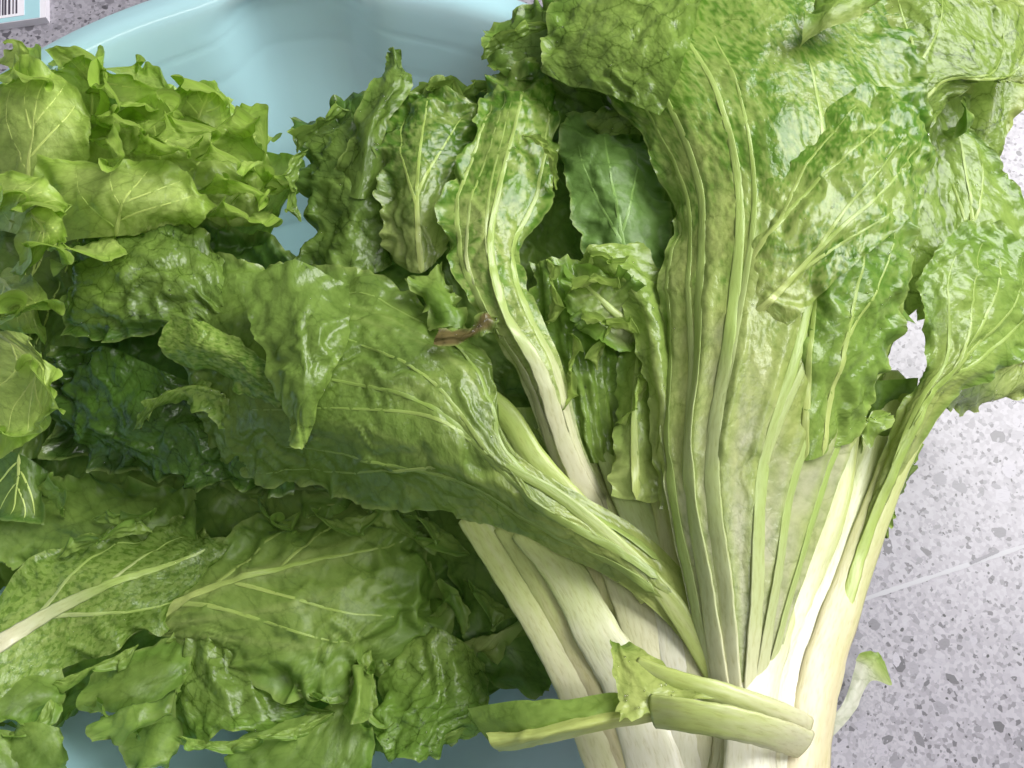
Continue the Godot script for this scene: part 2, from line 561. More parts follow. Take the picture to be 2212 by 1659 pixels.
# the net of veins in a leaf: coarse meshes with finer ones inside, both broken up and of uneven strength
func vein_tex(seed_: int, f1: float, f2: float, k1: float, k2: float) -> ImageTexture:
	var n := 1024
	var im := []
	for q in 4:
		var f := FastNoiseLite.new()
		f.seed = seed_ + q * 17
		if q < 2:
			f.noise_type = FastNoiseLite.TYPE_CELLULAR
			f.cellular_return_type = FastNoiseLite.RETURN_DISTANCE2_SUB
			f.fractal_type = FastNoiseLite.FRACTAL_NONE
			f.frequency = f1 if q == 0 else f2
			f.domain_warp_enabled = true
			f.domain_warp_amplitude = 0.35 / f.frequency
			f.domain_warp_frequency = f.frequency * 1.2
		else:
			f.noise_type = FastNoiseLite.TYPE_SIMPLEX_SMOOTH
			f.frequency = 0.006 if q == 2 else 0.03
			f.fractal_octaves = 3
		im.append(f.get_seamless_image(n, n).get_data())
	var out := PackedByteArray()
	out.resize(n * n * 3)
	var a: PackedByteArray = im[0]
	var b: PackedByteArray = im[1]
	var c: PackedByteArray = im[2]
	var d: PackedByteArray = im[3]
	var la := PackedFloat32Array()
	var lb := PackedFloat32Array()
	for v in 256:
		la.append(k1 * exp(-pow(v / 9.0, 2.0)) + 0.25 * k1 * exp(-pow(v / 26.0, 2.0)))
		lb.append(k2 * exp(-pow(v / 22.0, 2.0)))
	for i in n * n:
		var m := c[i] / 255.0
		var x := 1.0 - la[a[i]] * (0.35 + m) - lb[b[i]] * m * m * 2.0 - (255 - d[i]) * 0.00022
		out[i * 3] = int(maxf(x - 0.02 * (1.0 - x), 0.0) * 255.0)
		out[i * 3 + 1] = int(maxf(x + 0.10 * (1.0 - x), 0.0) * 255.0)
		out[i * 3 + 2] = int(maxf(x - 0.25 * (1.0 - x), 0.0) * 255.0)
	return ImageTexture.create_from_image(Image.create_from_data(n, n, false, Image.FORMAT_RGB8, out))


func leaf_mat(called: String, vein: Texture2D, tile_mm: float, mott: Texture2D, mott_mm: float, rough: float, back: float, bump: Texture2D, bump_cm: float) -> void:
	var m := StandardMaterial3D.new()
	m.resource_name = called
	m.vertex_color_use_as_albedo = true
	m.albedo_texture = vein
	m.uv1_scale = Vector3.ONE * (100.0 / tile_mm)
	m.uv2_scale = Vector3.ONE * (100.0 / mott_mm)
	if mott:
		m.detail_enabled = true
		m.detail_albedo = mott
		m.detail_uv_layer = BaseMaterial3D.DETAIL_UV_2
		m.detail_blend_mode = BaseMaterial3D.BLEND_MODE_MUL
	m.roughness = rough
	m.metallic_specular = 0.5
	m.backlight_enabled = back > 0
	m.backlight = Color(back, back, back).linear_to_srgb()
	m.heightmap_enabled = true
	m.heightmap_texture = bump
	m.heightmap_scale = bump_cm
	m.cull_mode = BaseMaterial3D.CULL_DISABLED
	M[called] = m


func materials() -> void:
	M.col = {
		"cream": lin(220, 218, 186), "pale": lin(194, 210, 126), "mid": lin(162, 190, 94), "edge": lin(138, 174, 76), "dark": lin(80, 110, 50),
		"fresh": lin(212, 234, 130), "fresh_edge": lin(192, 224, 100), "deep": lin(98, 136, 58), "olive": lin(136, 164, 78), "brown": lin(138, 122, 80), "tan": lin(214, 204, 170),
		"white": lin(234, 232, 216), "yellow": lin(196, 208, 122), "soft": lin(134, 172, 90),
	}
	var C := FastNoiseLite.TYPE_CELLULAR
	var S := FastNoiseLite.TYPE_SIMPLEX_SMOOTH
	var vein_fine := vein_tex(5, 0.0085, 0.024, 0.09, 0.06)
	var vein_dark := vein_tex(9, 0.0085, 0.026, 0.22, 0.14)
	var mottle := ntex(S, 0.02, [[0.0, Color(0.74, 0.8, 0.66)], [0.40, Color(0.82, 0.87, 0.76)], [0.48, Color(0.97, 0.98, 0.95)], [0.56, Color(1, 1, 1)], [1.0, Color(1, 1, 1)]], 1024, 21, 40.0, 5)
	var mottle_soft := ntex(S, 0.008, [[0.0, Color(0.84, 0.87, 0.80)], [0.5, Color(0.95, 0.96, 0.94)], [1.0, Color(1, 1, 1)]], 1024, 27, 30.0, 5)
	var blister := ntex(C, 0.02, [[0.0, Color(1, 1, 1)], [0.4, Color(0.6, 0.6, 0.6)], [1.0, Color(0, 0, 0)]], 1024, 12, 24.0, 2, FastNoiseLite.RETURN_DISTANCE)
	var ripple := ntex(S, 0.028, [], 1024, 15, 14.0, 5)
	leaf_mat("fresh", vein_fine, 110.0, mottle_soft, 90.0, 0.36, 0.9, ripple, 0.02)
	leaf_mat("wilt", vein_dark, 110.0, mottle_soft, 60.0, 0.24, 0.85, ripple, 0.03)
	leaf_mat("mottled", vein_fine, 100.0, mottle, 70.0, 0.27, 0.85, ripple, 0.035)
	leaf_mat("broad", vein_fine, 120.0, mottle_soft, 60.0, 0.24, 0.7, ripple, 0.025)
	leaf_mat("deepwilt", vein_dark, 70.0, mottle_soft, 70.0, 0.22, 0.7, blister, 0.04)
	leaf_mat("dull", vein_fine, 120.0, mottle_soft, 80.0, 0.42, 0.85, ripple, 0.02)
	var streak := ntex(S, 0.02, [[0.0, Color(0.9, 0.89, 0.82)], [0.4, Color(0.97, 0.965, 0.94)], [1.0, Color(1, 1, 1)]], 512, 33, 12.0, 4)
	var m := StandardMaterial3D.new()
	m.resource_name = "stalk"
	m.vertex_color_use_as_albedo = true
	m.albedo_texture = streak
	m.uv1_scale = Vector3(9.0, 1.4, 1)
	m.roughness = 0.3
	m.heightmap_enabled = true
	m.heightmap_texture = streak
	m.heightmap_scale = 0.06
	m.backlight_enabled = true
	m.backlight = Color(0.6, 0.6, 0.6)
	M.stalk = m


func counter() -> void:
	# engineered stone: pale resin with crushed grey stones of many sizes
	var n := 2048
	var f := FastNoiseLite.new()
	f.noise_type = FastNoiseLite.TYPE_CELLULAR
	f.cellular_return_type = FastNoiseLite.RETURN_CELL_VALUE
	f.frequency = 0.085
	f.seed = 4
	f.fractal_type = FastNoiseLite.FRACTAL_NONE
	f.domain_warp_enabled = true
	f.domain_warp_amplitude = 8.0
	f.domain_warp_frequency = 0.06
	var t := NoiseTexture2D.new()
	var im := f.get_seamless_image(n, n)
	im.convert(Image.FORMAT_RGBA8)
	var data := im.get_data()
	var lut := PackedByteArray()
	for v in 256:
		var x := v / 255.0
		var g := 0.90 + 0.05 * sin(x * 37.0)
		if x > 0.80:
			g = 0.80
		if x > 0.90:
			g = 0.70
		if x > 0.965:
			g = 0.55
		lut.append(int(g * 255))
	for i in range(0, data.size(), 4):
		var g := lut[data[i]]
		data[i] = g - 5
		data[i + 1] = g - 8
		data[i + 2] = g - 1
	im = Image.create_from_data(n, n, false, Image.FORMAT_RGBA8, data)
	rng.seed = 11
	for k in 8600:
		var big := k % 100 / 100.0
		var r := 2.5 + 4.0 * rng.randf() if big < 0.78 else (6.0 + 8.0 * rng.randf() if big < 0.95 else 14.0 + 18.0 * rng.randf())
		var g := rng.randf_range(0.70, 0.86)
		var pick := rng.randf()
		if pick < 0.16:
			g = rng.randf_range(0.48, 0.68)
		elif pick < 0.21 and r < 9.0:
			g = rng.randf_range(0.24, 0.42)
		elif pick > 0.72:
			g = rng.randf_range(0.88, 0.97)
		var c := Color(g * 0.985, g * 0.972, g * 1.0 + 0.008)
		var cx := rng.randf() * n
		var cy := rng.randf() * n
		var poly := PackedVector2Array()
		var m := rng.randi_range(5, 8)
		var turn := rng.randf() * TAU
		var squash := rng.randf_range(0.45, 0.95)
		for j in m:
			var an := TAU * (j + rng.randf_range(-0.3, 0.3)) / m
			var q := Vector2(cos(an), sin(an) * squash) * r * rng.randf_range(0.8, 1.1)
			poly.append(q.rotated(turn))
		for y in range(int(-r * 1.2), int(r * 1.2) + 1):
			var x0 := 1e9
			var x1 := -1e9
			for j in m:
				var a := poly[j]
				var b := poly[(j + 1) % m]
				if (a.y <= y) != (b.y <= y):
					var x := a.x + (b.x - a.x) * (y - a.y) / (b.y - a.y)
					x0 = minf(x0, x)
					x1 = maxf(x1, x)
			if x1 > x0:
				var yy := posmod(int(cy) + y, n)
				im.fill_rect(Rect2i(int(cx + x0), yy, maxi(1, int(x1 - x0 + 0.5)), 1), c)
				if x1 - x0 > 8.0 and rng.randf() < 0.5:
					im.fill_rect(Rect2i(int(cx + lerpf(x0, x1, rng.randf() * 0.6)), yy, int((x1 - x0) * 0.3), 1), c.darkened(0.1 * rng.randf()))
	var tex := ImageTexture.create_from_image(im)
	var m := StandardMaterial3D.new()
	m.resource_name = "stone"
	m.albedo_texture = tex
	m.albedo_color = Color(0.66, 0.653, 0.668)
	m.roughness = 0.32
	M.stone = m
	var st := SurfaceTool.new()
	st.begin(Mesh.PRIMITIVE_TRIANGLES)
	var q := [Vector3(-1.6, 0, -1.3), Vector3(1.6, 0, -1.3), Vector3(1.6, 0, 0.5), Vector3(-1.6, 0, 0.5)]
	for i in [0, 1, 2, 0, 2, 3]:
		st.set_normal(Vector3.UP)
		st.set_uv(Vector2(q[i].x, q[i].z) / 0.30)
		st.add_vertex(q[i])
	var o := obj("countertop", st.commit(), m)
	o.set_meta("kind", "structure")
	for sp in [["resin_seam", [1840, 1303], [2290, 1154], 0.0010, Color(0.64, 0.635, 0.66), 0.0003], ["seam_chip", [2095, 1217], [2157, 1190], 0.0007, Color(0.45, 0.44, 0.47), 0.0007]]:
		var a: Vector3 = at(sp[1][0], sp[1][1], 0.0)
		var b := at(sp[2][0], sp[2][1], 0.0)
		var w: Vector3 = (b - a).cross(Vector3.UP).normalized() * sp[3]
		var pos := PackedVector3Array()
		for k in 41:
			var c: Vector3 = a.lerp(b, k / 40.0) + Vector3.UP * sp[5]
			var ww: Vector3 = w * (0.75 + 0.5 * rng.randf()) * (1.0 if k > 0 and k < 40 else 0.3)
			pos.append(c - ww)
			pos.append(c + ww)
		var sm := StandardMaterial3D.new()
		sm.albedo_color = sp[4]
		sm.roughness = 0.35
		obj(sp[0], grid_mesh(pos, 41, 2, PackedColorArray(), PackedVector2Array(), PackedVector2Array()), sm, o)


func lathe(profile: Array, center: Vector3, seg: int, bump: Callable) -> ArrayMesh:
	var pos := PackedVector3Array()
	var uv := PackedVector2Array()
	var smooth := []
	for i in profile.size() * 14 - 13:
		smooth.append(crom(profile, i / float(profile.size() * 14 - 14)))
	for p in smooth:
		for j in seg + 1:
			var an := TAU * j / seg
			var r: float = p.x + bump.call(an, p)
			pos.append(center + Vector3(sin(an) * r, p.y, cos(an) * r))
			uv.append(Vector2(an / TAU, p.y * 10.0))
	return grid_mesh(pos, smooth.size(), seg + 1, PackedColorArray(), uv, PackedVector2Array(), true)


func bowl() -> void:
	var R := 0.207
	var root := thing("mixing_bowl", "large pale aqua plastic bowl with a broad rolled rim and pouring spout, under the lettuce", "bowl", Vector3(-0.0842, 0, 0.003))
	var m := StandardMaterial3D.new()
	m.resource_name = "aqua_plastic"
	m.albedo_color = Color8(184, 230, 238)
	m.roughness = 0.2
	m.backlight_enabled = true
	m.backlight = Color(0.95, 0.95, 0.95)
	m.clearcoat_enabled = true
	m.clearcoat = 0.5
	m.clearcoat_roughness = 0.12
	M.aqua = m
	var spout := func(an: float, p: Vector2) -> float:
		var d := wrapf(an - 3.24, -PI, PI)
		var g := 1.0 / (1.0 + pow(absf(d) / 0.155, 6.0))
		var ring := 0.0
		for y in [0.0862, 0.0720, 0.0700]:
			ring += 0.0004 * exp(-pow((p.y - y) / 0.0009, 2.0))
		return ring + g * 0.019 * smoothstep(0.015, 0.075, p.y) * (1.0 - 0.6 * smoothstep(0.09, 0.102, p.y))
	# inside, from the floor up over the rim and down the outside
	var prof := [Vector2(0.001, 0.006), Vector2(0.06, 0.006), Vector2(0.123, 0.007), Vector2(0.136, 0.010), Vector2(0.148, 0.022), Vector2(0.1600, 0.040), Vector2(0.1718, 0.059), Vector2(0.1848, 0.081), Vector2(0.194, 0.0965),
		Vector2(0.198, 0.1015), Vector2(0.2025, 0.1030), Vector2(0.208, 0.1018), Vector2(0.215, 0.0985), Vector2(0.2165, 0.094), Vector2(0.2155, 0.0915), Vector2(0.213, 0.0935), Vector2(0.204, 0.0990), Vector2(0.1985, 0.0975), Vector2(0.192, 0.087), Vector2(0.180, 0.062), Vector2(0.164, 0.036), Vector2(0.152, 0.016), Vector2(0.138, 0.002), Vector2(0.128, 0.001), Vector2(0.001, 0.003)]
	obj("basin", lathe(prof, Vector3.ZERO, 160, spout), m, root)


func lamp(called: String, label: String, where: Vector3, target: Vector3, size: Vector2, energy: float, glow: float) -> void:
	# a flat lamp: its diffuser glows and an area light of the same size lights the room
	var root := thing(called, label, "lamp", where)
	root.look_at_from_position(where, target, Vector3.UP if absf((target - where).normalized().y) < 0.99 else Vector3.FORWARD)
	var hm := StandardMaterial3D.new()
	hm.albedo_color = Color(0.9, 0.9, 0.9)
	var bx := BoxMesh.new()
	bx.size = Vector3(size.x + 0.06, size.y + 0.06, 0.05)
	var hs := obj("housing", bx, hm, root)
	hs.position.z = 0.045
	var dm := StandardMaterial3D.new()
	dm.albedo_color = Color(0.9, 0.9, 0.9)
	dm.emission_enabled = true
	dm.emission = Color(1, 1, 1)
	dm.emission_energy_multiplier = glow
	var px := BoxMesh.new()
	px.size = Vector3(size.x, size.y, 0.02)
	obj("diffuser", px, dm, root)
	var l := AreaLight3D.new()
	l.name = "panel_light"
	l.area_size = size
	l.light_energy = energy
	l.light_color = Color(1.0, 0.995, 0.985)
	l.shadow_enabled = true
	l.area_range = 8.0
	l.position = Vector3(0, 0, -0.02)
	root.add_child(l)


func package() -> void:
	var root := thing("package", "corner of a flat aqua and white packet with a barcode, lying behind the bowl", "packet", at(40, 20, 0.2))
	var a := at(99, 37, 0.5)
	var b := at(-160, 74, 0.5)
	var ex := (b - a).normalized()
	var ey := Vector3.UP.cross(ex).normalized()
	if ey.z > 0:
		ey = -ey
	var basis_ := Basis(ex, Vector3.UP, ey)
	var mk := func(called: String, x0: float, x1: float, y0: float, y1: float, top: float, thick: float, c: Color, rough: float, parent: Node) -> MeshInstance3D:
		var bx := BoxMesh.new()
		bx.size = Vector3(x1 - x0, thick, y1 - y0)
		var m := StandardMaterial3D.new()
		m.albedo_color = c
		m.roughness = rough
		var o := obj(called, bx, m, parent)
		o.global_transform = Transform3D(basis_, a + ex * (x0 + x1) * 0.5 + ey * (y0 + y1) * 0.5 + Vector3.UP * (top - thick * 0.5))
		return o
	mk.call("carton", 0.0, 0.12, 0.0, 0.10, 0.0, 0.005, Color8(222, 218, 226), 0.4, root)
	mk.call("printed_panel", 0.0035, 0.12, 0.0004, 0.10, 0.0002, 0.0006, Color8(160, 200, 208), 0.35, root)
	var lb = mk.call("label", 0.0125, 0.12, 0.0035, 0.10, 0.0005, 0.0004, Color8(226, 222, 230), 0.4, root)
	rng.seed = 5
	var x := 0.0165
	var st := SurfaceTool.new()
	st.begin(Mesh.PRIMITIVE_TRIANGLES)
	while x < 0.07:
		var w := 0.0004 + 0.0010 * rng.randf()
		var bx := BoxMesh.new()
		bx.size = Vector3(w, 0.0002, 0.018)
		st.append_from(bx, 0, Transform3D(Basis(), Vector3(x + w * 0.5, 0, 0.0055 + 0.009)))
		x += w + 0.0004 + 0.0009 * rng.randf()
	var m := StandardMaterial3D.new()
	m.albedo_color = Color8(70, 64, 78)
	var bc := obj("barcode", st.commit(), m, lb)
	bc.global_transform = Transform3D(basis_, a + Vector3.UP * 0.0006)


func _ready() -> void:
	# camera, air and light
	var p := deg_to_rad(PITCH)
	eye = FOCUS + DIST * Vector3(0, sin(p), cos(p))
	var cam := Camera3D.new()
	cam.name = "camera"
	cam.fov = FOV
	cam.near = 0.02
	cam.far = 20.0
	add_child(cam)
	cam.look_at_from_position(eye, FOCUS, Vector3.UP)
	var env := Environment.new()
	env.background_mode = Environment.BG_COLOR
	env.background_color = Color(0.53, 0.53, 0.54)
	env.background_energy_multiplier = 0.9
	env.tonemap_mode = Environment.TONE_MAPPER_LINEAR
	env.tonemap_exposure = 0.85
	env.sdfgi_enabled = true
	env.ssao_enabled = true
	env.ssil_enabled = true
	var we := WorldEnvironment.new()
	we.name = "world"
	we.environment = env
	add_child(we)
	lamp("panel_lamp", "flat white panel lamp beyond the counter to the right, out of the frame", Vector3(0.92, 1.16, -0.6), Vector3(0, 0.08, 0), Vector2(1.2, 0.8), 3.6, 4.0)
	lamp("ceiling_lamp", "long narrow ceiling lamp in front of the counter, out of the frame", Vector3(0.45, 1.75, 0.42), Vector3(0.45, 0, 0.42), Vector2(1.2, 0.14), 0.55, 8.0)
	noise.noise_type = FastNoiseLite.TYPE_SIMPLEX_SMOOTH
	noise.frequency = 0.03
	noise.fractal_octaves = 3
	noise_b.noise_type = FastNoiseLite.TYPE_SIMPLEX_SMOOTH
	noise_b.frequency = 0.04
	noise_b.fractal_octaves = 2
	materials()
	counter()
	bowl()
	package()
	fresh_head()
	lower_leaves()
	wilted_head()
	water()


func water() -> void:
	var sp := SphereMesh.new()
	sp.radius = 1.0
	sp.height = 2.0
	sp.radial_segments = 12
	sp.rings = 6
	var mm := MultiMesh.new()
	mm.transform_format = MultiMesh.TRANSFORM_3D
	mm.mesh = sp
	mm.instance_count = drops.size()
	for i in drops.size():
		var d = drops[i]
		var up: Vector3 = d[1]
		var x := up.cross(Vector3(0.3, 0.2, 0.9)).normalized()
		mm.set_instance_transform(i, Transform3D(Basis(x * d[2], up * d[2] * 0.6, x.cross(up) * d[2]), d[0] + up * d[2] * 0.25))
	var o := MultiMeshInstance3D.new()
	o.name = "water_beads"
	o.multimesh = mm
	var m := StandardMaterial3D.new()
	m.albedo_color = Color(1, 1, 1, 0.0)
	m.transparency = BaseMaterial3D.TRANSPARENCY_ALPHA
	m.refraction_enabled = true
	m.refraction_scale = 0.033
	m.roughness = 0.02
	o.material_override = m
	add_child(o)
	tag(o, "tiny clear water beads scattered over the wilted lettuce leaves", "water")
	o.set_meta("kind", "stuff")



func fresh_head() -> void:
	var root := thing("frilly_lettuce", "fresh bright green frilly lettuce at the upper left inside the bowl", "lettuce", Vector3.ZERO)
	var fc := ["pale", "fresh", "fresh_edge"]
	var c := [150, 640, 2.5]
	var tips := [[70, 165, 10.8], [200, 165, 11], [450, 235, 9.8], [545, 300, 8.8], [620, 390, 8.3]]
	var i := 0
	for t in tips:
		i += 1
		rng.seed = 100 + i
		var mid := [lerpf(c[0], t[0], 0.5) + rng.randf_range(-20, 20), lerpf(c[1], t[1], 0.5) + rng.randf_range(-15, 15), lerpf(c[2], t[2], 0.62)]
		leaf(root, "leaf", "fresh", [c, mid, t, [t[0] + (t[0] - mid[0]) * 0.22, t[1] + (t[1] - mid[1]) * 0.16 + 10, t[2] - 0.4]], [4, 12, 24, 34, 34, 24, 3], {"seed": 40 + i, "ruf": 6.0, "lam": 38.0 + rng.randf() * 10, "fine": 0.0, "tooth": 0.04, "crum": 1.5, "c": fc, "roll": [rng.randf_range(-20, 20), rng.randf_range(-40, 40)], "cup": [0.5, 0.5], "curl": [rng.randf_range(-0.8, 0.8), rng.randf_range(-0.8, 0.8)], "na": 120, "rib": [3.5, 0.6], "ribc": "pale", "nv": 6})
	var fo := {"ruf": 4.0, "lam": 24.0, "crum": 1.6, "tooth": 0.4, "c": fc, "g0": -0.3, "g1": 0.7, "ribe": "fresh", "ribs": [[0.0, 0.5, 0.9, 0.5, 1.0, 0.2], [0.1, 0.5, 0.8, 0.16, 0.6, 0.15], [0.2, 0.5, 0.85, 0.84, 0.6, 0.15], [0.4, 0.5, 0.95, 0.3, 0.5, 0.12], [0.45, 0.5, 0.95, 0.7, 0.5, 0.12]]}
	var put := func(seed_: int, rows: Array, more := {}) -> void:
		var d := fo.duplicate()
		d.merge(more, true)
		d.seed = seed_
		sheet(root, "leaf", "fresh", rows, d)
	put.call(200, [[[-80, 1000, 5], [20, 1000, 6], [120, 980, 5.6]], [[-80, 700, 6], [60, 700, 7], [220, 680, 6.4]], [[-80, 420, 7.4], [80, 420, 8.6], [300, 460, 8]], [[-60, 200, 8.6], [100, 190, 9.4], [330, 260, 8.8]]], {"c": ["olive", "olive", "edge"], "crum": 5.0, "ruf": 6.0})
	put.call(199, [[[150, 500, 8.4], [350, 500, 9], [560, 480, 8]], [[140, 360, 9.8], [350, 370, 10.4], [600, 400, 8.6]], [[170, 240, 9.6], [330, 260, 10.2], [560, 320, 8.8]], [[190, 170, 9.6], [330, 200, 9.6], [500, 240, 9]]], {"crum": 4.0, "ruf": 6.0, "lam": 30.0})
	# broad lobes that can be told apart
	put.call(201, [[[-60, 380, 10], [60, 400, 11.5], [150, 370, 11]], [[-40, 250, 11.8], [70, 260, 12.8], [190, 300, 12]], [[30, 150, 12], [100, 140, 12.6], [195, 245, 12]]])
	put.call(202, [[[110, 520, 10], [250, 510, 11], [350, 500, 10.4]], [[90, 420, 11.5], [270, 430, 12.3], [430, 470, 11.2]], [[95, 345, 12], [270, 340, 12.6], [395, 370, 12], [462, 455, 11.4]]], {"veins": [[0.3, 1.4, 0.5], [0.5, 1.6, 0.6], [0.72, 1.3, 0.5]]})
	put.call(203, [[[120, 130, 10.3], [200, 180, 10.8], [300, 240, 10.6]], [[115, 115, 10.8], [215, 140, 11.5], [375, 205, 10.8]]])
	put.call(204, [[[360, 230, 9.4], [430, 260, 10], [500, 290, 9.6]], [[380, 215, 10], [455, 180, 10.6], [500, 210, 10]]])
	put.call(205, [[[-20, 130, 11], [20, 145, 11.4], [60, 150, 11]], [[30, 105, 12], [45, 110, 12.3], [62, 120, 12]], [[2, 85, 12.4], [25, 78, 12.8], [55, 95, 12.4]]], {"ruf": 2.0, "ribs": []})
	# big curls at the left edge
	put.call(206, [[[-60, 480, 10], [20, 500, 11.5], [100, 520, 11.5]], [[-60, 430, 12.3], [40, 430, 13.5], [142, 460, 13]], [[30, 370, 13.4], [90, 385, 13.8], [148, 450, 13.4]]], {"ruf": 3.0})
	put.call(207, [[[30, 480, 12], [60, 450, 13], [110, 440, 13.2]], [[50, 540, 12.5], [90, 500, 14], [142, 480, 14]], [[55, 600, 11.5], [90, 560, 13], [143, 525, 13.2]]], {"ruf": 2.0})
	put.call(208, [[[-80, 620, 9], [0, 600, 10], [70, 590, 10.4]], [[-60, 680, 10.4], [40, 650, 11.6], [95, 640, 11.4]], [[0, 680, 11.2], [50, 690, 11.8], [100, 665, 11.6]]], {"ruf": 2.5})
	put.call(209, [[[-90, 720, 9.8], [-10, 715, 11.5], [60, 720, 12]], [[-60, 800, 11], [70, 790, 12.6], [85, 760, 12.8]], [[-80, 830, 11], [60, 880, 12.4], [122, 800, 13]], [[-60, 1000, 11], [30, 975, 12], [95, 930, 12.2], [118, 850, 12.8]]], {"ruf": 3.0})
	put.call(210, [[[-60, 590, 6], [30, 580, 7.5], [80, 640, 7.2]], [[-60, 700, 6.5], [40, 720, 7.4], [110, 760, 6.8]]])
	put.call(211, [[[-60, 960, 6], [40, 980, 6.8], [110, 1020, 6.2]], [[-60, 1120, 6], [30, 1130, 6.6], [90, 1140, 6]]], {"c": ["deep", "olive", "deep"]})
	put.call(212, [[[110, 560, 8.4], [150, 570, 9], [190, 560, 8.4]], [[120, 600, 9.6], [160, 570, 10], [170, 575, 9.6]]], {"ruf": 1.5, "ribs": []})
	# frilled margins between the lobes
	var fr := [
		[[110, 165, 9.4], [200, 140, 9.8], [290, 180, 9.8], [380, 215, 9.4], [5, -16, 2.6]], [[360, 225, 8.8], [440, 205, 9.2], [505, 215, 8.8], [0, -18, 2.6]], [[170, 260, 10.4], [250, 275, 10.8], [320, 265, 10.8], [400, 255, 10.2], [5, -17, 2.6]],
		[[280, 330, 10.6], [350, 335, 11.0], [430, 315, 10.4], [3, -17, 2.6]], [[330, 300, 10.4], [400, 300, 10.8], [470, 280, 10.2], [540, 300, 9.4], [5, -17, 2.6]], [[420, 345, 10.2], [500, 350, 10.4], [570, 350, 9.4], [3, -17, 2.6]],
		[[480, 290, 9.0], [530, 275, 9.2], [570, 320, 8.8], [10, -14, 2.6]], [[420, 415, 9.8], [510, 420, 10.0], [600, 400, 9.2], [5, -17, 2.6]], [[540, 430, 8.4], [610, 415, 8.6], [650, 385, 8.0], [8, -15, 2.6]], [[440, 470, 9.4], [520, 470, 9.6], [590, 450, 8.8], [5, -17, 2.6]],
		[[190, 300, 11.0], [240, 330, 11.4], [250, 380, 11.4], [17, -3, 2.6]], [[180, 200, 9.8], [250, 215, 10.4], [340, 235, 10.0], [2, -17, 2.6]], [[-20, 170, 10.4], [50, 190, 11.0], [110, 170, 10.8], [1, -17, 2.6]],
		[[-30, 470, 11.2], [40, 420, 12.0], [120, 470, 12.2], [8, -15, 2.6]], [[20, 590, 10.6], [70, 540, 11.6], [120, 520, 11.8], [13, 12, 2.6]], [[-40, 690, 9.4], [40, 680, 10.0], [80, 630, 10.0], [15, 9, 2.6]], [[-30, 965, 9.8], [40, 940, 10.4], [85, 870, 10.8], [90, 760, 11.2], [15, 9, 2.6]], [[100, 540, 11.0], [180, 530, 10.4], [250, 500, 10.2], [4, 17, 2.6]],
	]
	var k := 0
	for f in fr:
		k += 1
		ruffle(root, "leaf", "fresh", 500 + k, f.slice(0, f.size() - 1), f[f.size() - 1], {"amp": 9.0, "lam": 38.0, "rim": 0.6})


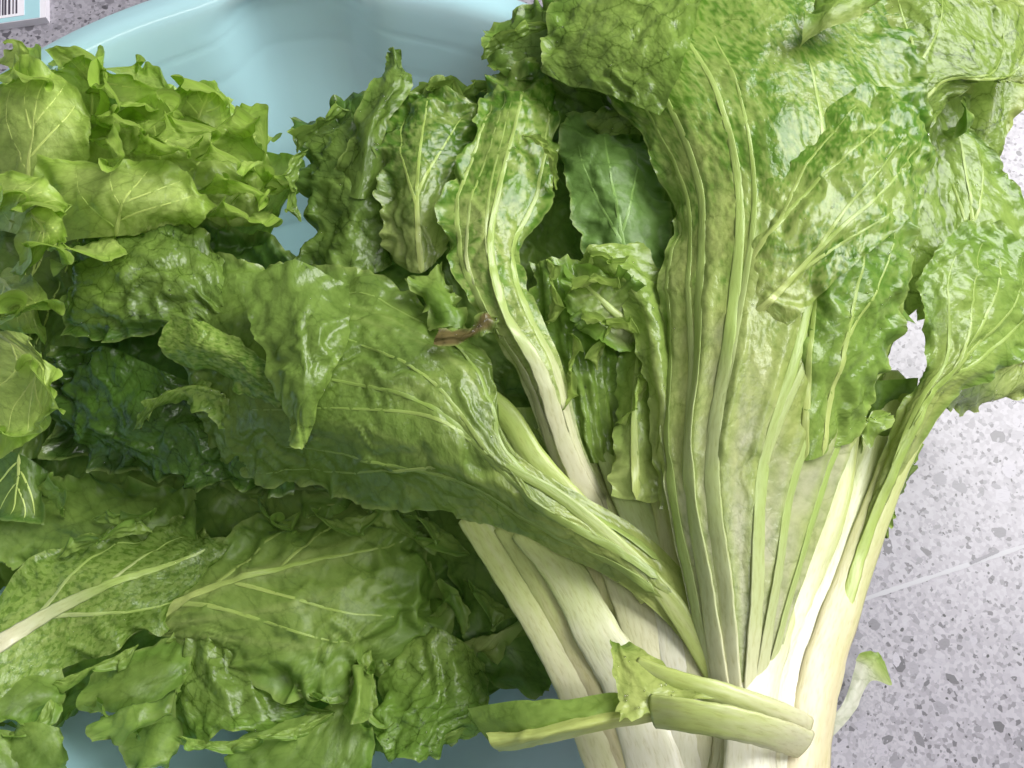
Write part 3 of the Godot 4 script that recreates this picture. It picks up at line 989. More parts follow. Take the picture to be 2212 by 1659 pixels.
func lower_leaves() -> void:
	var put := func(called: String, label: String, mat: String, seed_: int, rows: Array, more := {}) -> Node3D:
		var t := thing(called, label, "lettuce leaf")
		var d := {"c": ["mid", "edge", "edge"], "dark": 0.12, "ruf": 4.5, "lam": 22.0, "crum": 1.6, "clam": 40.0, "tooth": 0.5}
		d.merge(more, true)
		d.seed = seed_
		sheet(t, "blade", mat, rows, d)
		return t
	var a = put.call("lettuce_leaf", "green lettuce leaf with a thick whitish rib at the lower left edge of the bowl", "mottled", 71, [[[-60, 1360, 7.28], [-60, 1440, 7.99], [-40, 1540, 8.28]], [[40, 1240, 6.88], [100, 1340, 7.20], [110, 1460, 6.72]], [[150, 1170, 6.40], [240, 1270, 7.40], [260, 1400, 6.40]], [[280, 1150, 6.00], [400, 1215, 6.80], [400, 1330, 6.00]], [[400, 1130, 5.40], [480, 1180, 6.00], [500, 1250, 5.40]]], {"c": ["white", "mid", "olive", "olive"], "g0": -0.3, "g1": 0.02, "dark": 0.1, "res": 1.1, "calm": 0.5, "ribc": "cream", "ribs": [[0.0, 0.46, 0.88, 0.48, 4.4, 0.4], [0.2, 0.46, 0.75, 0.12, 1.2, 0.2], [0.25, 0.47, 0.8, 0.85, 1.2, 0.2], [0.5, 0.47, 0.9, 0.2, 0.9, 0.2]], "veins": [[0.46, 9.0, 0.5], [0.3, 3.0, 0.5], [0.66, 3.0, 0.5]]})
	var b = put.call("lettuce_leaf", "broad dark green lettuce leaf with pale forked rib lying flat below the big wilted head", "dull", 73, [[[300, 1330, 5.60], [315, 1350, 5.90], [330, 1370, 5.90], [345, 1390, 5.60]], [[420, 1215, 5.80], [444, 1275, 6.60], [480, 1360, 6.80], [500, 1430, 6.00]], [[570, 1130, 5.80], [600, 1225, 6.80], [660, 1360, 7.20], [640, 1500, 6.74]], [[740, 1080, 5.20], [770, 1185, 6.20], [800, 1330, 6.80], [760, 1480, 5.93]], [[860, 1080, 4.40], [920, 1170, 5.00], [960, 1300, 5.20], [900, 1430, 4.40]]], {"c": ["pale", "mid", "edge"], "g0": -0.2, "g1": 0.2, "dark": 0.1, "crum": 3.2, "ruf": 7.0, "ew": 0.4, "calm": 0.3, "sub": 0.12, "veins": [[0.34, 5.5, 1.0], [0.55, 2.5, 0.6], [0.75, 2.5, 0.5]], "ribs": [[0.0, 0.34, 0.92, 0.36, 2.6, 0.3], [0.14, 0.35, 0.7, 0.78, 1.3, 0.2], [0.34, 0.35, 0.85, 0.7, 1.1, 0.2], [0.28, 0.34, 0.75, 0.06, 1.1, 0.2], [0.5, 0.35, 0.9, 0.1, 0.9, 0.2]]})
	put.call("lettuce_leaf", "olive lettuce leaf with dark lengthwise veins hanging below the forked rib", "wilt", 75, [[[390, 1310, 6.00], [440, 1320, 6.40], [500, 1330, 6.00]], [[380, 1400, 5.80], [450, 1400, 6.40], [560, 1420, 5.80]], [[360, 1500, 5.94], [470, 1500, 6.74], [640, 1510, 6.04]], [[380, 1600, 6.19], [500, 1590, 6.68], [720, 1545, 5.81]]], {"c": ["mid", "olive", "edge"], "dark": 0.1, "pleat": [4, 1.6]})
	put.call("lettuce_leaf", "dark shiny crinkled lettuce leaf at the bottom edge left of the lying stalk", "deepwilt", 77, [[[860, 1330, 5.20], [960, 1370, 5.80], [1050, 1420, 5.40]], [[830, 1450, 5.41], [960, 1470, 6.42], [1060, 1500, 5.64]], [[810, 1560, 5.96], [920, 1560, 6.77], [1020, 1570, 5.68]], [[840, 1660, 6.21], [890, 1640, 6.61], [960, 1610, 5.89]]], {"c": ["mid", "edge", "edge"], "dark": 0.12, "crum": 5.0})
	put.call("lettuce_leaf", "deep green lettuce leaf under the white stalks beside the bowl's near wall", "dull", 79, [[[900, 1080, 4.00], [1000, 1080, 4.60], [1060, 1120, 4.20]], [[960, 1230, 4.20], [1060, 1230, 5.00], [1140, 1290, 4.40]], [[1020, 1380, 4.20], [1100, 1390, 5.00], [1190, 1430, 4.40]], [[1060, 1480, 4.12], [1120, 1490, 4.58], [1190, 1500, 4.24]]], {"c": ["mid", "edge", "edge"], "dark": 0.12})
	put.call("lettuce_leaf", "green lettuce leaf lobe with scalloped margin in the bottom left corner", "dull", 81, [[[-60, 1440, 7.39], [20, 1430, 7.04], [110, 1420, 6.20]], [[-60, 1520, 8.22], [50, 1500, 7.74], [140, 1500, 6.94]], [[-60, 1580, 8.26], [20, 1560, 7.80], [80, 1540, 6.92]]], {"c": ["mid", "olive", "edge"], "dark": 0.1})
	put.call("lettuce_leaf", "small bright curled lettuce leaf caught in the dark gap beside the white stalks", "fresh", 83, [[[900, 1300, 5.00], [950, 1290, 5.40], [1000, 1340, 5.20]], [[930, 1330, 5.60], [970, 1300, 6.40], [1010, 1370, 5.80]], [[960, 1270, 6.00], [975, 1265, 6.60], [1000, 1300, 6.20]]], {"c": ["edge", "edge", "mid"], "dark": 0.0})
	put.call("lettuce_leaf", "pale ragged lettuce leaf tip lit in the gap against the white stalks", "fresh", 84, [[[1000, 1390, 5.00], [1030, 1380, 5.40], [1060, 1400, 5.20]], [[1030, 1420, 5.60], [1070, 1370, 6.00], [1100, 1370, 5.60]], [[1060, 1440, 5.26], [1110, 1350, 6.00], [1160, 1330, 5.60]]], {"c": ["pale", "pale", "mid"], "dark": 0.0, "ruf": 6.0, "lam": 12.0})
	put.call("lettuce_leaf", "dark frilled lettuce leaf deep in the bowl under the draped wilted leaf", "dull", 85, [[[560, 1060, 5.00], [620, 1040, 5.00], [900, 1060, 4.60]], [[560, 1120, 5.20], [640, 1130, 6.00], [900, 1130, 5.00]], [[570, 1150, 5.00], [640, 1160, 5.60], [800, 1180, 5.00]]], {"c": ["mid", "olive", "edge"], "ruf": 7.0, "lam": 18.0})
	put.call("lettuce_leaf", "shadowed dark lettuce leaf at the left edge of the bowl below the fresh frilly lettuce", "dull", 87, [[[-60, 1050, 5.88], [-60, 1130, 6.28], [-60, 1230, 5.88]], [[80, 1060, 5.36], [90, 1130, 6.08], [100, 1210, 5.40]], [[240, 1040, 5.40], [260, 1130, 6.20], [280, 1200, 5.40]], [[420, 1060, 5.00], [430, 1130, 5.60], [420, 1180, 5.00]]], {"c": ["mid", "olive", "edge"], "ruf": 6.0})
	put.call("lettuce_leaf", "smooth dark lobe of a lettuce leaf below the small gap in the leaves", "dull", 88, [[[200, 1470, 6.02], [170, 1500, 6.54], [160, 1540, 6.56]], [[280, 1420, 6.00], [280, 1470, 7.02], [260, 1540, 6.96]], [[400, 1380, 6.00], [410, 1430, 6.40], [380, 1500, 6.54]]], {"c": ["mid", "olive", "edge"], "dark": 0.1, "ruf": 2.5})
	put.call("lettuce_leaf", "curled frilly margin of a lettuce leaf standing up near the bottom left", "fresh", 90, [[[210, 1540, 6.75], [250, 1560, 7.17], [330, 1540, 6.75]], [[205, 1570, 8.07], [280, 1530, 8.25], [360, 1520, 7.75]], [[230, 1600, 8.19], [290, 1590, 8.68], [340, 1560, 8.16]]], {"c": ["olive", "mid", "olive"], "dark": 0.15, "ruf": 5.0, "lam": 16.0})
	put.call("lettuce_leaf", "rounded lettuce leaf lobe at the bottom edge right of the bare patch of bowl", "dull", 91, [[[300, 1540, 5.75], [350, 1530, 6.05], [400, 1560, 6.17]], [[270, 1600, 6.19], [330, 1600, 6.79], [390, 1610, 6.49]], [[290, 1655, 6.16], [330, 1670, 6.72], [380, 1660, 6.42]]], {"c": ["olive", "mid", "olive"], "dark": 0.2})
	put.call("lettuce_leaf", "pale green lettuce leaf at the bottom edge below the veined olive leaf", "dull", 92, [[[560, 1570, 6.07], [700, 1530, 6.25], [800, 1440, 5.31]], [[480, 1660, 6.42], [680, 1620, 6.79], [810, 1560, 6.37]], [[480, 1760, 6.87], [680, 1720, 7.04], [800, 1680, 6.83]]], {"c": ["mid", "olive", "edge"], "dark": 0.1})
	put.call("lettuce_leaf", "lettuce leaf cut off by the bottom left corner of the picture", "dull", 93, [[[-80, 1560, 7.80], [-20, 1570, 7.83], [40, 1580, 7.26]], [[-80, 1640, 8.24], [0, 1640, 8.01], [60, 1640, 7.33]], [[-80, 1740, 8.70], [20, 1730, 7.99], [120, 1720, 7.04]]], {"c": ["mid", "olive", "edge"], "dark": 0.1})
	put.call("lettuce_leaf", "thin folded lettuce leaf edge standing between the veined olive leaf and the dark shiny one", "fresh", 94, [[[740, 1540, 6.56], [760, 1500, 6.54], [780, 1440, 5.71]], [[760, 1560, 7.77], [775, 1500, 7.74], [770, 1430, 6.80]], [[790, 1560, 6.96], [800, 1520, 6.95], [785, 1440, 5.91]]], {"c": ["mid", "mid", "olive"], "ruf": 2.0})
	put.call("lettuce_leaf", "wide lettuce leaf lying on the bowl floor under all the others", "dull", 95, [[[-40, 1000, 3.12], [300, 900, 2.60], [700, 900, 2.60], [1050, 1000, 2.00]], [[-60, 1250, 3.68], [300, 1200, 3.00], [700, 1200, 3.00], [1120, 1250, 2.40]], [[-40, 1500, 4.66], [300, 1450, 3.61], [700, 1450, 3.61], [1080, 1480, 3.11]], [[0, 1600, 5.58], [300, 1520, 4.34], [700, 1640, 5.61], [900, 1620, 5.00]]], {"c": ["mid", "edge", "edge"], "dark": 0.1, "crum": 6.0, "ruf": 7.0, "res": 2.4})
	put.call("lettuce_leaf", "small dark lettuce leaf at the bottom edge just left of the bare patch of bowl", "dull", 96, [[[20, 1570, 7.4], [80, 1560, 7.8], [140, 1580, 7.6]], [[10, 1630, 7.4], [80, 1620, 7.8], [160, 1630, 7.4]], [[0, 1700, 7.2], [70, 1690, 7.4], [140, 1680, 7.2]]], {"c": ["mid", "olive", "edge"]})
	var dk := {"c": ["mid", "mid", "edge"], "amp": 7.0, "lam": 30.0, "rim": 0.35}
	for f in [["lettuce_leaf_008", [[60, 1060, 6], [110, 1080, 6.4], [140, 1120, 6.2], [16, -22, 1.0]]], ["lettuce_leaf_008", [[200, 1120, 6.4], [270, 1140, 6.6], [330, 1110, 6.4], [4, -26, 0.8]]], ["lettuce_leaf_007", [[555, 1070, 6], [590, 1130, 6.2], [640, 1110, 6.2], [8, 18, 1.0]]], ["lettuce_leaf_007", [[660, 1110, 6], [740, 1120, 6.2], [840, 1100, 6], [4, 28, 0.6]]],
		["lettuce_leaf_004", [[860, 1110, 5.6], [940, 1130, 6], [1010, 1190, 5.8], [-18, 26, 0.8]]], ["lettuce_leaf_004", [[1000, 1250, 5.6], [1060, 1290, 6], [1120, 1330, 5.8], [-16, 26, 0.6]]], ["lettuce_leaf_003", [[800, 1400, 6], [810, 1480, 6.2], [820, 1560, 6], [-28, 0, 0.6]]], ["lettuce_leaf_003", [[850, 1600, 6.2], [920, 1600, 6.4], [1000, 1570, 6.4], [6, 26, 0.0]]],
		["lettuce_leaf_002", [[380, 1590, 6.6], [480, 1600, 6.8], [600, 1580, 6.8], [720, 1540, 6.6], [0, 30, 0.2]]], ["lettuce_leaf_010", [[180, 1520, 7], [250, 1550, 7.2], [330, 1530, 7.2], [390, 1490, 7], [2, 26, 0.6]]], ["lettuce_leaf_005", [[-20, 1590, 7.4], [60, 1570, 7.4], [110, 1510, 7.2], [16, 22, 0.2]]], ["lettuce_leaf_001", [[640, 1490, 6.8], [720, 1490, 6.6], [780, 1440, 6.4], [4, 28, 0.2]]], ["lettuce_leaf_001", [[780, 1130, 5.8], [860, 1150, 6], [940, 1200, 5.8], [12, -22, 0.8]]],
		["lettuce_leaf", [[300, 1390, 6.6], [220, 1430, 6.8], [120, 1470, 7], [4, 26, 0.2]]], ["lettuce_leaf", [[120, 1210, 6.8], [230, 1165, 7], [330, 1150, 6.6], [-4, -26, 0.6]]]]:
		var pts: Array = f[1]
		ruffle(get_node(f[0]), "frill", "dull", 600 + int(pts[0][0]) + pts.size(), pts.slice(0, pts.size() - 1), pts[pts.size() - 1], dk)


func wilted_head() -> void:
	var root := thing("wilted_lettuce", "wilted lettuce head with long whitish stalks lying over the right rim of the bowl", "lettuce", Vector3.ZERO)
	var mk := func(mat: String, seed_: int, rows: Array, more := {}) -> MeshInstance3D:
		var d := more.duplicate()
		d.seed = seed_
		return sheet(root, "leaf", mat, rows, d)
	var gr := ["mid", "edge", "mid"]
	over_rim = true
	# --- the foot, and leaves under the ones on top
	var foot := []
	for k in 9:
		foot.append([0.06 + 0.11 * k, 4.0, 0.5])
	mk.call("stalk", 290, [[[1270, 1740, 5.2], [1540, 1740, 6.4], [1800, 1740, 5.2]], [[1300, 1560, 6.6], [1550, 1560, 7.6], [1790, 1560, 6.6]], [[1230, 1330, 8.8], [1540, 1330, 9.6], [1860, 1300, 8.8]], [[1120, 1090, 9.6], [1500, 1080, 10.4], [1930, 1040, 9.6]], [[980, 900, 9.6], [1480, 850, 10.6], [1960, 850, 10]]], {"c": ["tan", "yellow", "mid"], "g0": 0.25, "g1": 0.9, "veins": foot, "ruf": 1.0, "crum": 2.0, "tooth": 0.3})
	mk.call("dull", 291, [[[1000, 1060, 7.5], [1250, 1000, 8.4], [1500, 960, 8.6], [1800, 960, 9]], [[850, 800, 8.5], [1150, 740, 9.4], [1450, 720, 9.6], [1850, 700, 9.8]], [[760, 540, 9], [1100, 480, 9.6], [1450, 450, 9.6], [1900, 430, 10]], [[860, 300, 8.8], [1100, 260, 9.2], [1400, 180, 9.4], [1850, 150, 9.8]]], {"c": ["mid", "olive", "edge"], "dark": 0.35, "crum": 6.0, "ruf": 5.0})
	mk.call("wilt", 292, [[[1850, 960, 9.2], [1890, 900, 9.6], [1920, 860, 9.4]], [[1850, 700, 10], [1890, 720, 10.6], [1928, 740, 10.2]], [[1900, 480, 11], [1980, 500, 11.6], [2050, 560, 11]], [[1900, 150, 11.6], [2000, 160, 12], [2100, 200, 11.4]]], {"c": ["mid", "mid", "edge"], "crum": 3.0, "edges": [0.4, 0.4, 0.6]})
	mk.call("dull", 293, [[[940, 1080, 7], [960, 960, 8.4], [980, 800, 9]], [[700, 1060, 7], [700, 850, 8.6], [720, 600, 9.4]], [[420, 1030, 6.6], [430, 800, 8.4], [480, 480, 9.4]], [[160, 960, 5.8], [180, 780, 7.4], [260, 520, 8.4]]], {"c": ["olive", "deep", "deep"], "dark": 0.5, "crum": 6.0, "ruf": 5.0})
	# --- right: leaf along the outer edge, its folded pale margin and the pieces behind it
	mk.call("broad", 301, [[[1720, 1690, 6], [1745, 1690, 6.4], [1770, 1690, 6]], [[1775, 1400, 8.6], [1800, 1400, 9], [1830, 1400, 8.6]], [[1850, 1130, 10.5], [1880, 1130, 11], [1915, 1130, 10.4]], [[1945, 890, 11.6], [1990, 880, 12.2], [2045, 870, 11.5]], [[2000, 770, 12.4], [2080, 770, 12.6], [2170, 800, 11.4]], [[1985, 600, 13], [2080, 600, 13], [2200, 650, 11.8], [2260, 720, 11]], [[2080, 480, 12.6], [2160, 480, 12.6], [2280, 560, 11.6]]], {"c": ["cream", "yellow", "edge", "mid"], "calm": 1.0, "sub": 0.1, "g0": 0.15, "g1": 0.5, "g2": 0.45, "g3": 0.8, "veins": [[0.5, 5.0, 1.0], [0.3, 2.5, 0.6], [0.72, 2.5, 0.6]], "ruf": 2.0, "ribs": [[0.0, 0.5, 0.92, 0.52, 3.6, 0.3], [0.4, 0.5, 0.9, 0.22, 1.6, 0.2], [0.46, 0.51, 0.92, 0.8, 1.6, 0.2], [0.6, 0.52, 0.95, 0.38, 1.0, 0.2], [0.62, 0.52, 0.95, 0.68, 1.0, 0.2]]})
	mk.call("broad", 302, [[[1980, 700, 10], [2080, 660, 10.6], [2212, 680, 10]], [[2000, 480, 10.8], [2100, 470, 11.4], [2230, 500, 10.4]], [[1985, 330, 11.2], [2080, 320, 11.8], [2150, 360, 11]], [[2000, 280, 11.4], [2050, 285, 11.6], [2090, 290, 11.4]]], {"c": ["mid", "mid", "edge"], "ribs": [[0.0, 0.5, 0.92, 0.5, 1.6, 0.25], [0.25, 0.5, 0.8, 0.2, 0.9, 0.2], [0.3, 0.5, 0.85, 0.8, 0.9, 0.2]]})
	mk.call("wilt", 303, [[[2010, 420, 9.6], [2090, 420, 10], [2150, 360, 9.6]], [[2060, 270, 10.5], [2130, 290, 10.8], [2165, 300, 10.4]], [[2080, 150, 11], [2160, 160, 11.4], [2215, 200, 10.8]], [[2100, 60, 11], [2170, 60, 11], [2260, 120, 10.6]]], {"c": ["mid", "mid", "yellow"], "veins": [[0.5, 1.6, 0.5]]})
	mk.call("wilt", 304, [[[1820, 420, 12.6], [1880, 360, 13], [1960, 330, 12.6]], [[1850, 200, 13.6], [1980, 190, 14], [2100, 180, 13.2]], [[1850, 40, 14], [2020, 40, 14.4], [2150, 140, 13.6], [2230, 165, 13]], [[1880, -90, 13.6], [2080, -90, 14], [2280, 0, 13]]], {"c": ["mid", "mid", "yellow"], "ruf": 2.0, "veins": [[0.35, 1.4, 0.3], [0.6, 1.4, 0.3]], "ribs": [[0.0, 0.4, 0.9, 0.35, 1.2, 0.2], [0.0, 0.65, 0.9, 0.7, 1.2, 0.2], [0.4, 0.38, 0.9, 0.12, 0.8, 0.2], [0.45, 0.66, 0.9, 0.9, 0.8, 0.2]]})
	mk.call("wilt", 305, [[[2030, 880, 10.9], [2070, 845, 11.2], [2110, 810, 10.8]], [[2100, 885, 7.5], [2140, 850, 8.2], [2170, 790, 8]], [[2180, 865, 6.6], [2220, 830, 7], [2240, 760, 7]], [[2260, 870, 6], [2280, 830, 6.2], [2290, 760, 6.2]]], {"c": ["mid", "pale", "yellow"]})
	mk.call("fresh", 306, [[[2060, 300, 12.2], [2090, 285, 12.5], [2100, 270, 12.2]], [[2075, 240, 12.6], [2090, 255, 13], [2105, 250, 12.6]], [[2075, 205, 12.6], [2085, 210, 12.8], [2092, 225, 12.6]]], {"ruf": 1.0, "tooth": 0.5, "c": ["edge", "edge", "mid"]})
	mk.call("dull", 307, [[[1840, 950, 9.5], [1900, 940, 9.8], [1960, 900, 9.6]], [[1840, 880, 10], [1900, 870, 10.4], [1980, 860, 10]], [[1850, 820, 10.5], [1900, 822, 10.8], [1985, 818, 10.5]]], {"c": ["edge", "edge", "edge"], "edges": [0.3, 0.3, 0.3]})
	mk.call("fresh", 308, [[[1925, 690, 12.6], [1950, 690, 12.8], [1975, 700, 12.6]], [[1915, 650, 13], [1935, 655, 13.2], [1950, 660, 13]], [[1920, 615, 13], [1928, 620, 13.1], [1936, 625, 13]]], {"ruf": 1.0, "tooth": 0.6, "c": ["edge", "edge", "mid"]})
	# serrated margin and loose scraps beside the outer stalk
	mk.call("wilt", 309, [[[1880, 1150, 9.5], [1900, 1080, 9.8], [1950, 980, 10.2]], [[1895, 1160, 9], [1940, 1090, 9.2], [2005, 965, 9.8]]], {"c": ["yellow", "mid", "mid"], "tooth": 5.0, "ew": 0.6})
	mk.call("wilt", 310, [[[1770, 1000, 12], [1790, 950, 12.4], [1800, 930, 12]], [[1840, 930, 12.4], [1850, 900, 12.8], [1870, 900, 12.2]], [[1880, 955, 11.8], [1910, 920, 12], [1920, 895, 11.6]]], {"c": ["pale", "mid", "mid"], "tooth": 3.0})
	mk.call("dull", 311, [[[1840, 1090, 9.5], [1870, 1070, 9.8], [1890, 1060, 9.6]], [[1850, 990, 10.2], [1880, 990, 10.4], [1930, 980, 10]], [[1850, 930, 10.5], [1880, 930, 10.6], [1920, 920, 10.5]]], {"c": ["pale", "mid", "mid"]})
	# --- the broad leaf in the middle, seen from its veined back
	var cv := []
	for q in [[0.07, 4.5, 0.9], [0.25, 5.0, 1.0], [0.43, 4.5, 1.0], [0.60, 4.5, 0.9], [0.78, 3.5, 0.8], [0.92, 3.0, 0.7]]:
		cv.append(q)
	mk.call("broad", 320, [[[1520, 1740, 6.6], [1560, 1740, 7.2], [1600, 1740, 7.4], [1650, 1740, 7.2], [1690, 1740, 6.6]], [[1545, 1560, 8.2], [1570, 1560, 8.6], [1600, 1560, 8.8], [1630, 1560, 8.6], [1660, 1555, 8.2]], [[1488, 1300, 11], [1540, 1300, 11.8], [1600, 1300, 12.2], [1660, 1300, 12], [1720, 1300, 11.2]], [[1432, 1000, 13], [1500, 1000, 13.8], [1590, 1000, 14.2], [1700, 1000, 13.8], [1830, 990, 12.4]], [[1434, 700, 13.5], [1530, 700, 14.8], [1650, 700, 15.2], [1800, 700, 14.6], [1930, 720, 13.0]], [[1440, 430, 13.6], [1540, 430, 15], [1690, 430, 15.6], [1840, 430, 15.2], [1990, 430, 13.8]], [[1320, 200, 13.2], [1480, 200, 15], [1660, 200, 15.6], [1830, 200, 15.2], [2000, 230, 14]], [[1170, 60, 12], [1380, 40, 14], [1600, 30, 15], [1780, 40, 14.8], [1960, 60, 14]], [[1240, -90, 11.4], [1420, -110, 13], [1600, -120, 14], [1760, -120, 14], [1900, -110, 13.4]]], {"c": ["cream", "yellow", "edge", "mid"], "g0": 0.24, "g1": 0.5, "g2": 0.46, "g3": 0.74, "m0": 0.42, "veins": cv, "crum": 3.2, "clam": 50.0, "fold": 0.2, "msize": 3.0, "dark": 0.12, "calm": 1.0, "sub": 0.09, "ew": 0.16, "ruf": 3.5, "res": 1.0, "mott": 1.0, "ribs": [[0.0, 0.10, 0.62, 0.03, 4.0, 0.6], [0.0, 0.24, 0.88, 0.17, 5.0, 0.5], [0.0, 0.38, 0.92, 0.34, 5.0, 0.5], [0.0, 0.63, 0.8, 0.66, 5.0, 0.5], [0.0, 0.76, 0.74, 0.84, 4.6, 0.5], [0.0, 0.9, 0.6, 0.96, 4.0, 0.5], [0.36, 0.22, 0.8, 0.08, 2.0, 0.3], [0.4, 0.37, 0.85, 0.42, 1.9, 0.3], [0.36, 0.64, 0.72, 0.75, 2.0, 0.3]], "ribc": "cream", "ribe": "mid"})
	# lobe that covers the right half of it
	mk.call("broad", 321, [[[1690, 1000, 12.9], [1760, 990, 13.5], [1840, 950, 12.6]], [[1680, 760, 14.2], [1790, 760, 14.9], [1930, 760, 13.6]], [[1700, 560, 14.6], [1820, 560, 15.4], [1970, 560, 14.4]], [[1770, 420, 14.2], [1850, 400, 14.8], [1970, 420, 14.2]]], {"c": ["mid", "edge", "edge"], "crum": 3.0, "edges": [0.3, 1.0, 0.4], "veins": [[0.3, 2, 0.4], [0.6, 2, 0.4]], "mott": 0.6, "ribs": [[0.0, 0.35, 0.9, 0.3, 1.6, 0.25], [0.0, 0.6, 0.9, 0.66, 1.6, 0.25], [0.35, 0.6, 0.8, 0.86, 0.9, 0.2]]})
	mk.call("broad", 325, [[[1545, 560, 14.5], [1590, 650, 14.9], [1650, 735, 14.7]], [[1590, 440, 15.0], [1660, 560, 15.7], [1740, 670, 15.3]], [[1680, 320, 15.3], [1770, 440, 16.1], [1850, 565, 15.6]], [[1800, 220, 15.4], [1890, 340, 16.1], [1960, 470, 15.4]], [[1880, 180, 15], [1980, 240, 15.2], [2010, 360, 14.6]]], {"c": ["yellow", "mid", "edge"], "mott": 1.0, "m0": 0.1, "msize": 3.0, "res": 1.0, "veins": [[0.75, 3.0, 0.8], [0.35, 2.5, 0.6]], "edges": [0.2, 0.6, 0.8], "tooth": 0.6, "crum": 2.6, "ribs": [[0.0, 0.75, 0.95, 0.72, 1.8, 0.25], [0.0, 0.4, 0.9, 0.35, 1.6, 0.25], [0.3, 0.74, 0.8, 0.9, 0.9, 0.2], [0.35, 0.38, 0.85, 0.12, 0.9, 0.2], [0.4, 0.74, 0.9, 0.56, 0.9, 0.2]]})
	mk.call("wilt", 324, [[[1180, 170, 13.4], [1300, 200, 14.6], [1430, 250, 15.2]], [[1180, 60, 13.2], [1330, 70, 14.8], [1480, 120, 15.8]], [[1250, -70, 12.6], [1400, -70, 14], [1530, -40, 15]]], {"c": ["olive", "mid", "edge"], "crum": 3.0, "edges": [1, 0.6, 1]})
	mk.call("fresh", 323, [[[1740, 90, 15.8], [1790, 60, 16.4], [1860, 40, 16]], [[1750, 50, 16.2], [1800, 10, 16.8], [1900, -10, 16.2]], [[1760, 0, 16], [1820, -30, 16.2], [1900, -40, 16]]], {"c": ["pale", "mid", "edge"], "ruf": 3.0, "lam": 16.0})
	# --- middle: the dull smooth leaf, the narrow frilly ones and their stalks
	mk.call("dull", 330, [[[1300, 720, 11.6], [1370, 730, 12], [1440, 760, 11.6]], [[1270, 560, 12.2], [1350, 560, 12.8], [1440, 580, 12.2]], [[1236, 450, 12.6], [1330, 440, 13.2], [1440, 450, 12.4]], [[1215, 330, 12.4], [1310, 330, 13], [1425, 350, 12]], [[1225, 255, 11.6], [1300, 265, 12], [1400, 290, 11.2]]], {"c": ["soft", "soft", "soft"], "crum": 2.5, "ruf": 3.0, "ribs": [[0.0, 0.5, 0.92, 0.5, 1.6, 0.2], [0.3, 0.5, 0.8, 0.2, 0.8, 0.2], [0.35, 0.5, 0.85, 0.82, 0.8, 0.2]], "ribc": "soft", "ribe": "soft"})
	mk.call("wilt", 331, [[[1190, 330, 11], [1280, 330, 11.4], [1400, 320, 11]], [[1180, 220, 11.6], [1290, 210, 12], [1400, 240, 11.4]], [[1060, 130, 11.6], [1200, 90, 12.2], [1330, 130, 12]], [[1050, 80, 11], [1180, 20, 11.6], [1300, 30, 11.6]]], {"c": ["deep", "olive", "edge"], "dark": 0.4, "ruf": 5.0})
	mk.call("broad", 332, [[[1300, 1200, 9.4], [1330, 1190, 9.8], [1360, 1180, 9.4]], [[1195, 1000, 11.4], [1228, 985, 12], [1260, 965, 11.6]], [[1120, 810, 12.8], [1165, 800, 13.6], [1215, 790, 13]], [[1040, 690, 13.2], [1095, 680, 13.8], [1155, 665, 13.2]], [[970, 560, 13], [1060, 540, 13.6], [1130, 550, 13]], [[965, 420, 12.8], [1080, 400, 13.4], [1195, 400, 12.6]], [[1040, 250, 12.2], [1120, 240, 12.8], [1205, 250, 12]], [[1055, 150, 11.4], [1130, 140, 11.8], [1200, 160, 11.2]]], {"c": ["cream", "pale", "edge", "mid"], "g0": 0.05, "g1": 0.4, "g2": 0.45, "g3": 0.8, "dark": 0.1, "calm": 1.0, "sub": 0.08, "veins": [[0.2, 2.6, 0.8], [0.45, 3.0, 0.9], [0.75, 2.6, 0.8]], "ruf": 4.0, "ew": 0.25, "mott": 0.9, "res": 1.0, "ribs": [[0.0, 0.2, 0.88, 0.12, 3.6, 0.4], [0.0, 0.5, 0.92, 0.5, 4.4, 0.4], [0.0, 0.8, 0.88, 0.88, 3.6, 0.4], [0.5, 0.18, 0.9, 0.3, 1.0, 0.2], [0.5, 0.5, 0.88, 0.38, 1.1, 0.2]], "ribc": "cream", "ribe": "mid"})
	mk.call("broad", 333, [[[1240, 1000, 10.6], [1290, 1000, 11], [1340, 990, 10.6]], [[1185, 830, 11.6], [1260, 830, 12], [1330, 820, 11.6]], [[1150, 690, 12], [1230, 690, 12.6], [1320, 700, 12]], [[1160, 580, 12], [1210, 570, 12.4], [1270, 590, 12]]], {"c": ["mid", "edge", "edge"], "pleat": [5, 1.6]})
	leaf(root, "leaf", "fresh", [[1420, 700, 12.2], [1350, 690, 13], [1290, 640, 13.4], [1240, 590, 13]], [4, 8, 13, 14, 10, 2], {"seed": 334, "ruf": 4.0, "lam": 13.0, "c": ["cream", "mid", "edge"], "rib": [3.0, 0.5]})
	mk.call("broad", 335, [[[1440, 1100, 12], [1450, 1100, 12.3], [1470, 1100, 12]], [[1400, 830, 13], [1430, 840, 13.5], [1455, 850, 13]], [[1340, 640, 13.2], [1390, 650, 13.8], [1440, 640, 13]], [[1250, 570, 13], [1290, 530, 13.6], [1370, 520, 13]]], {"c": ["pale", "mid", "mid"], "veins": [[0.4, 3.0, 0.9]], "tooth": 1.0, "ruf": 2.0})
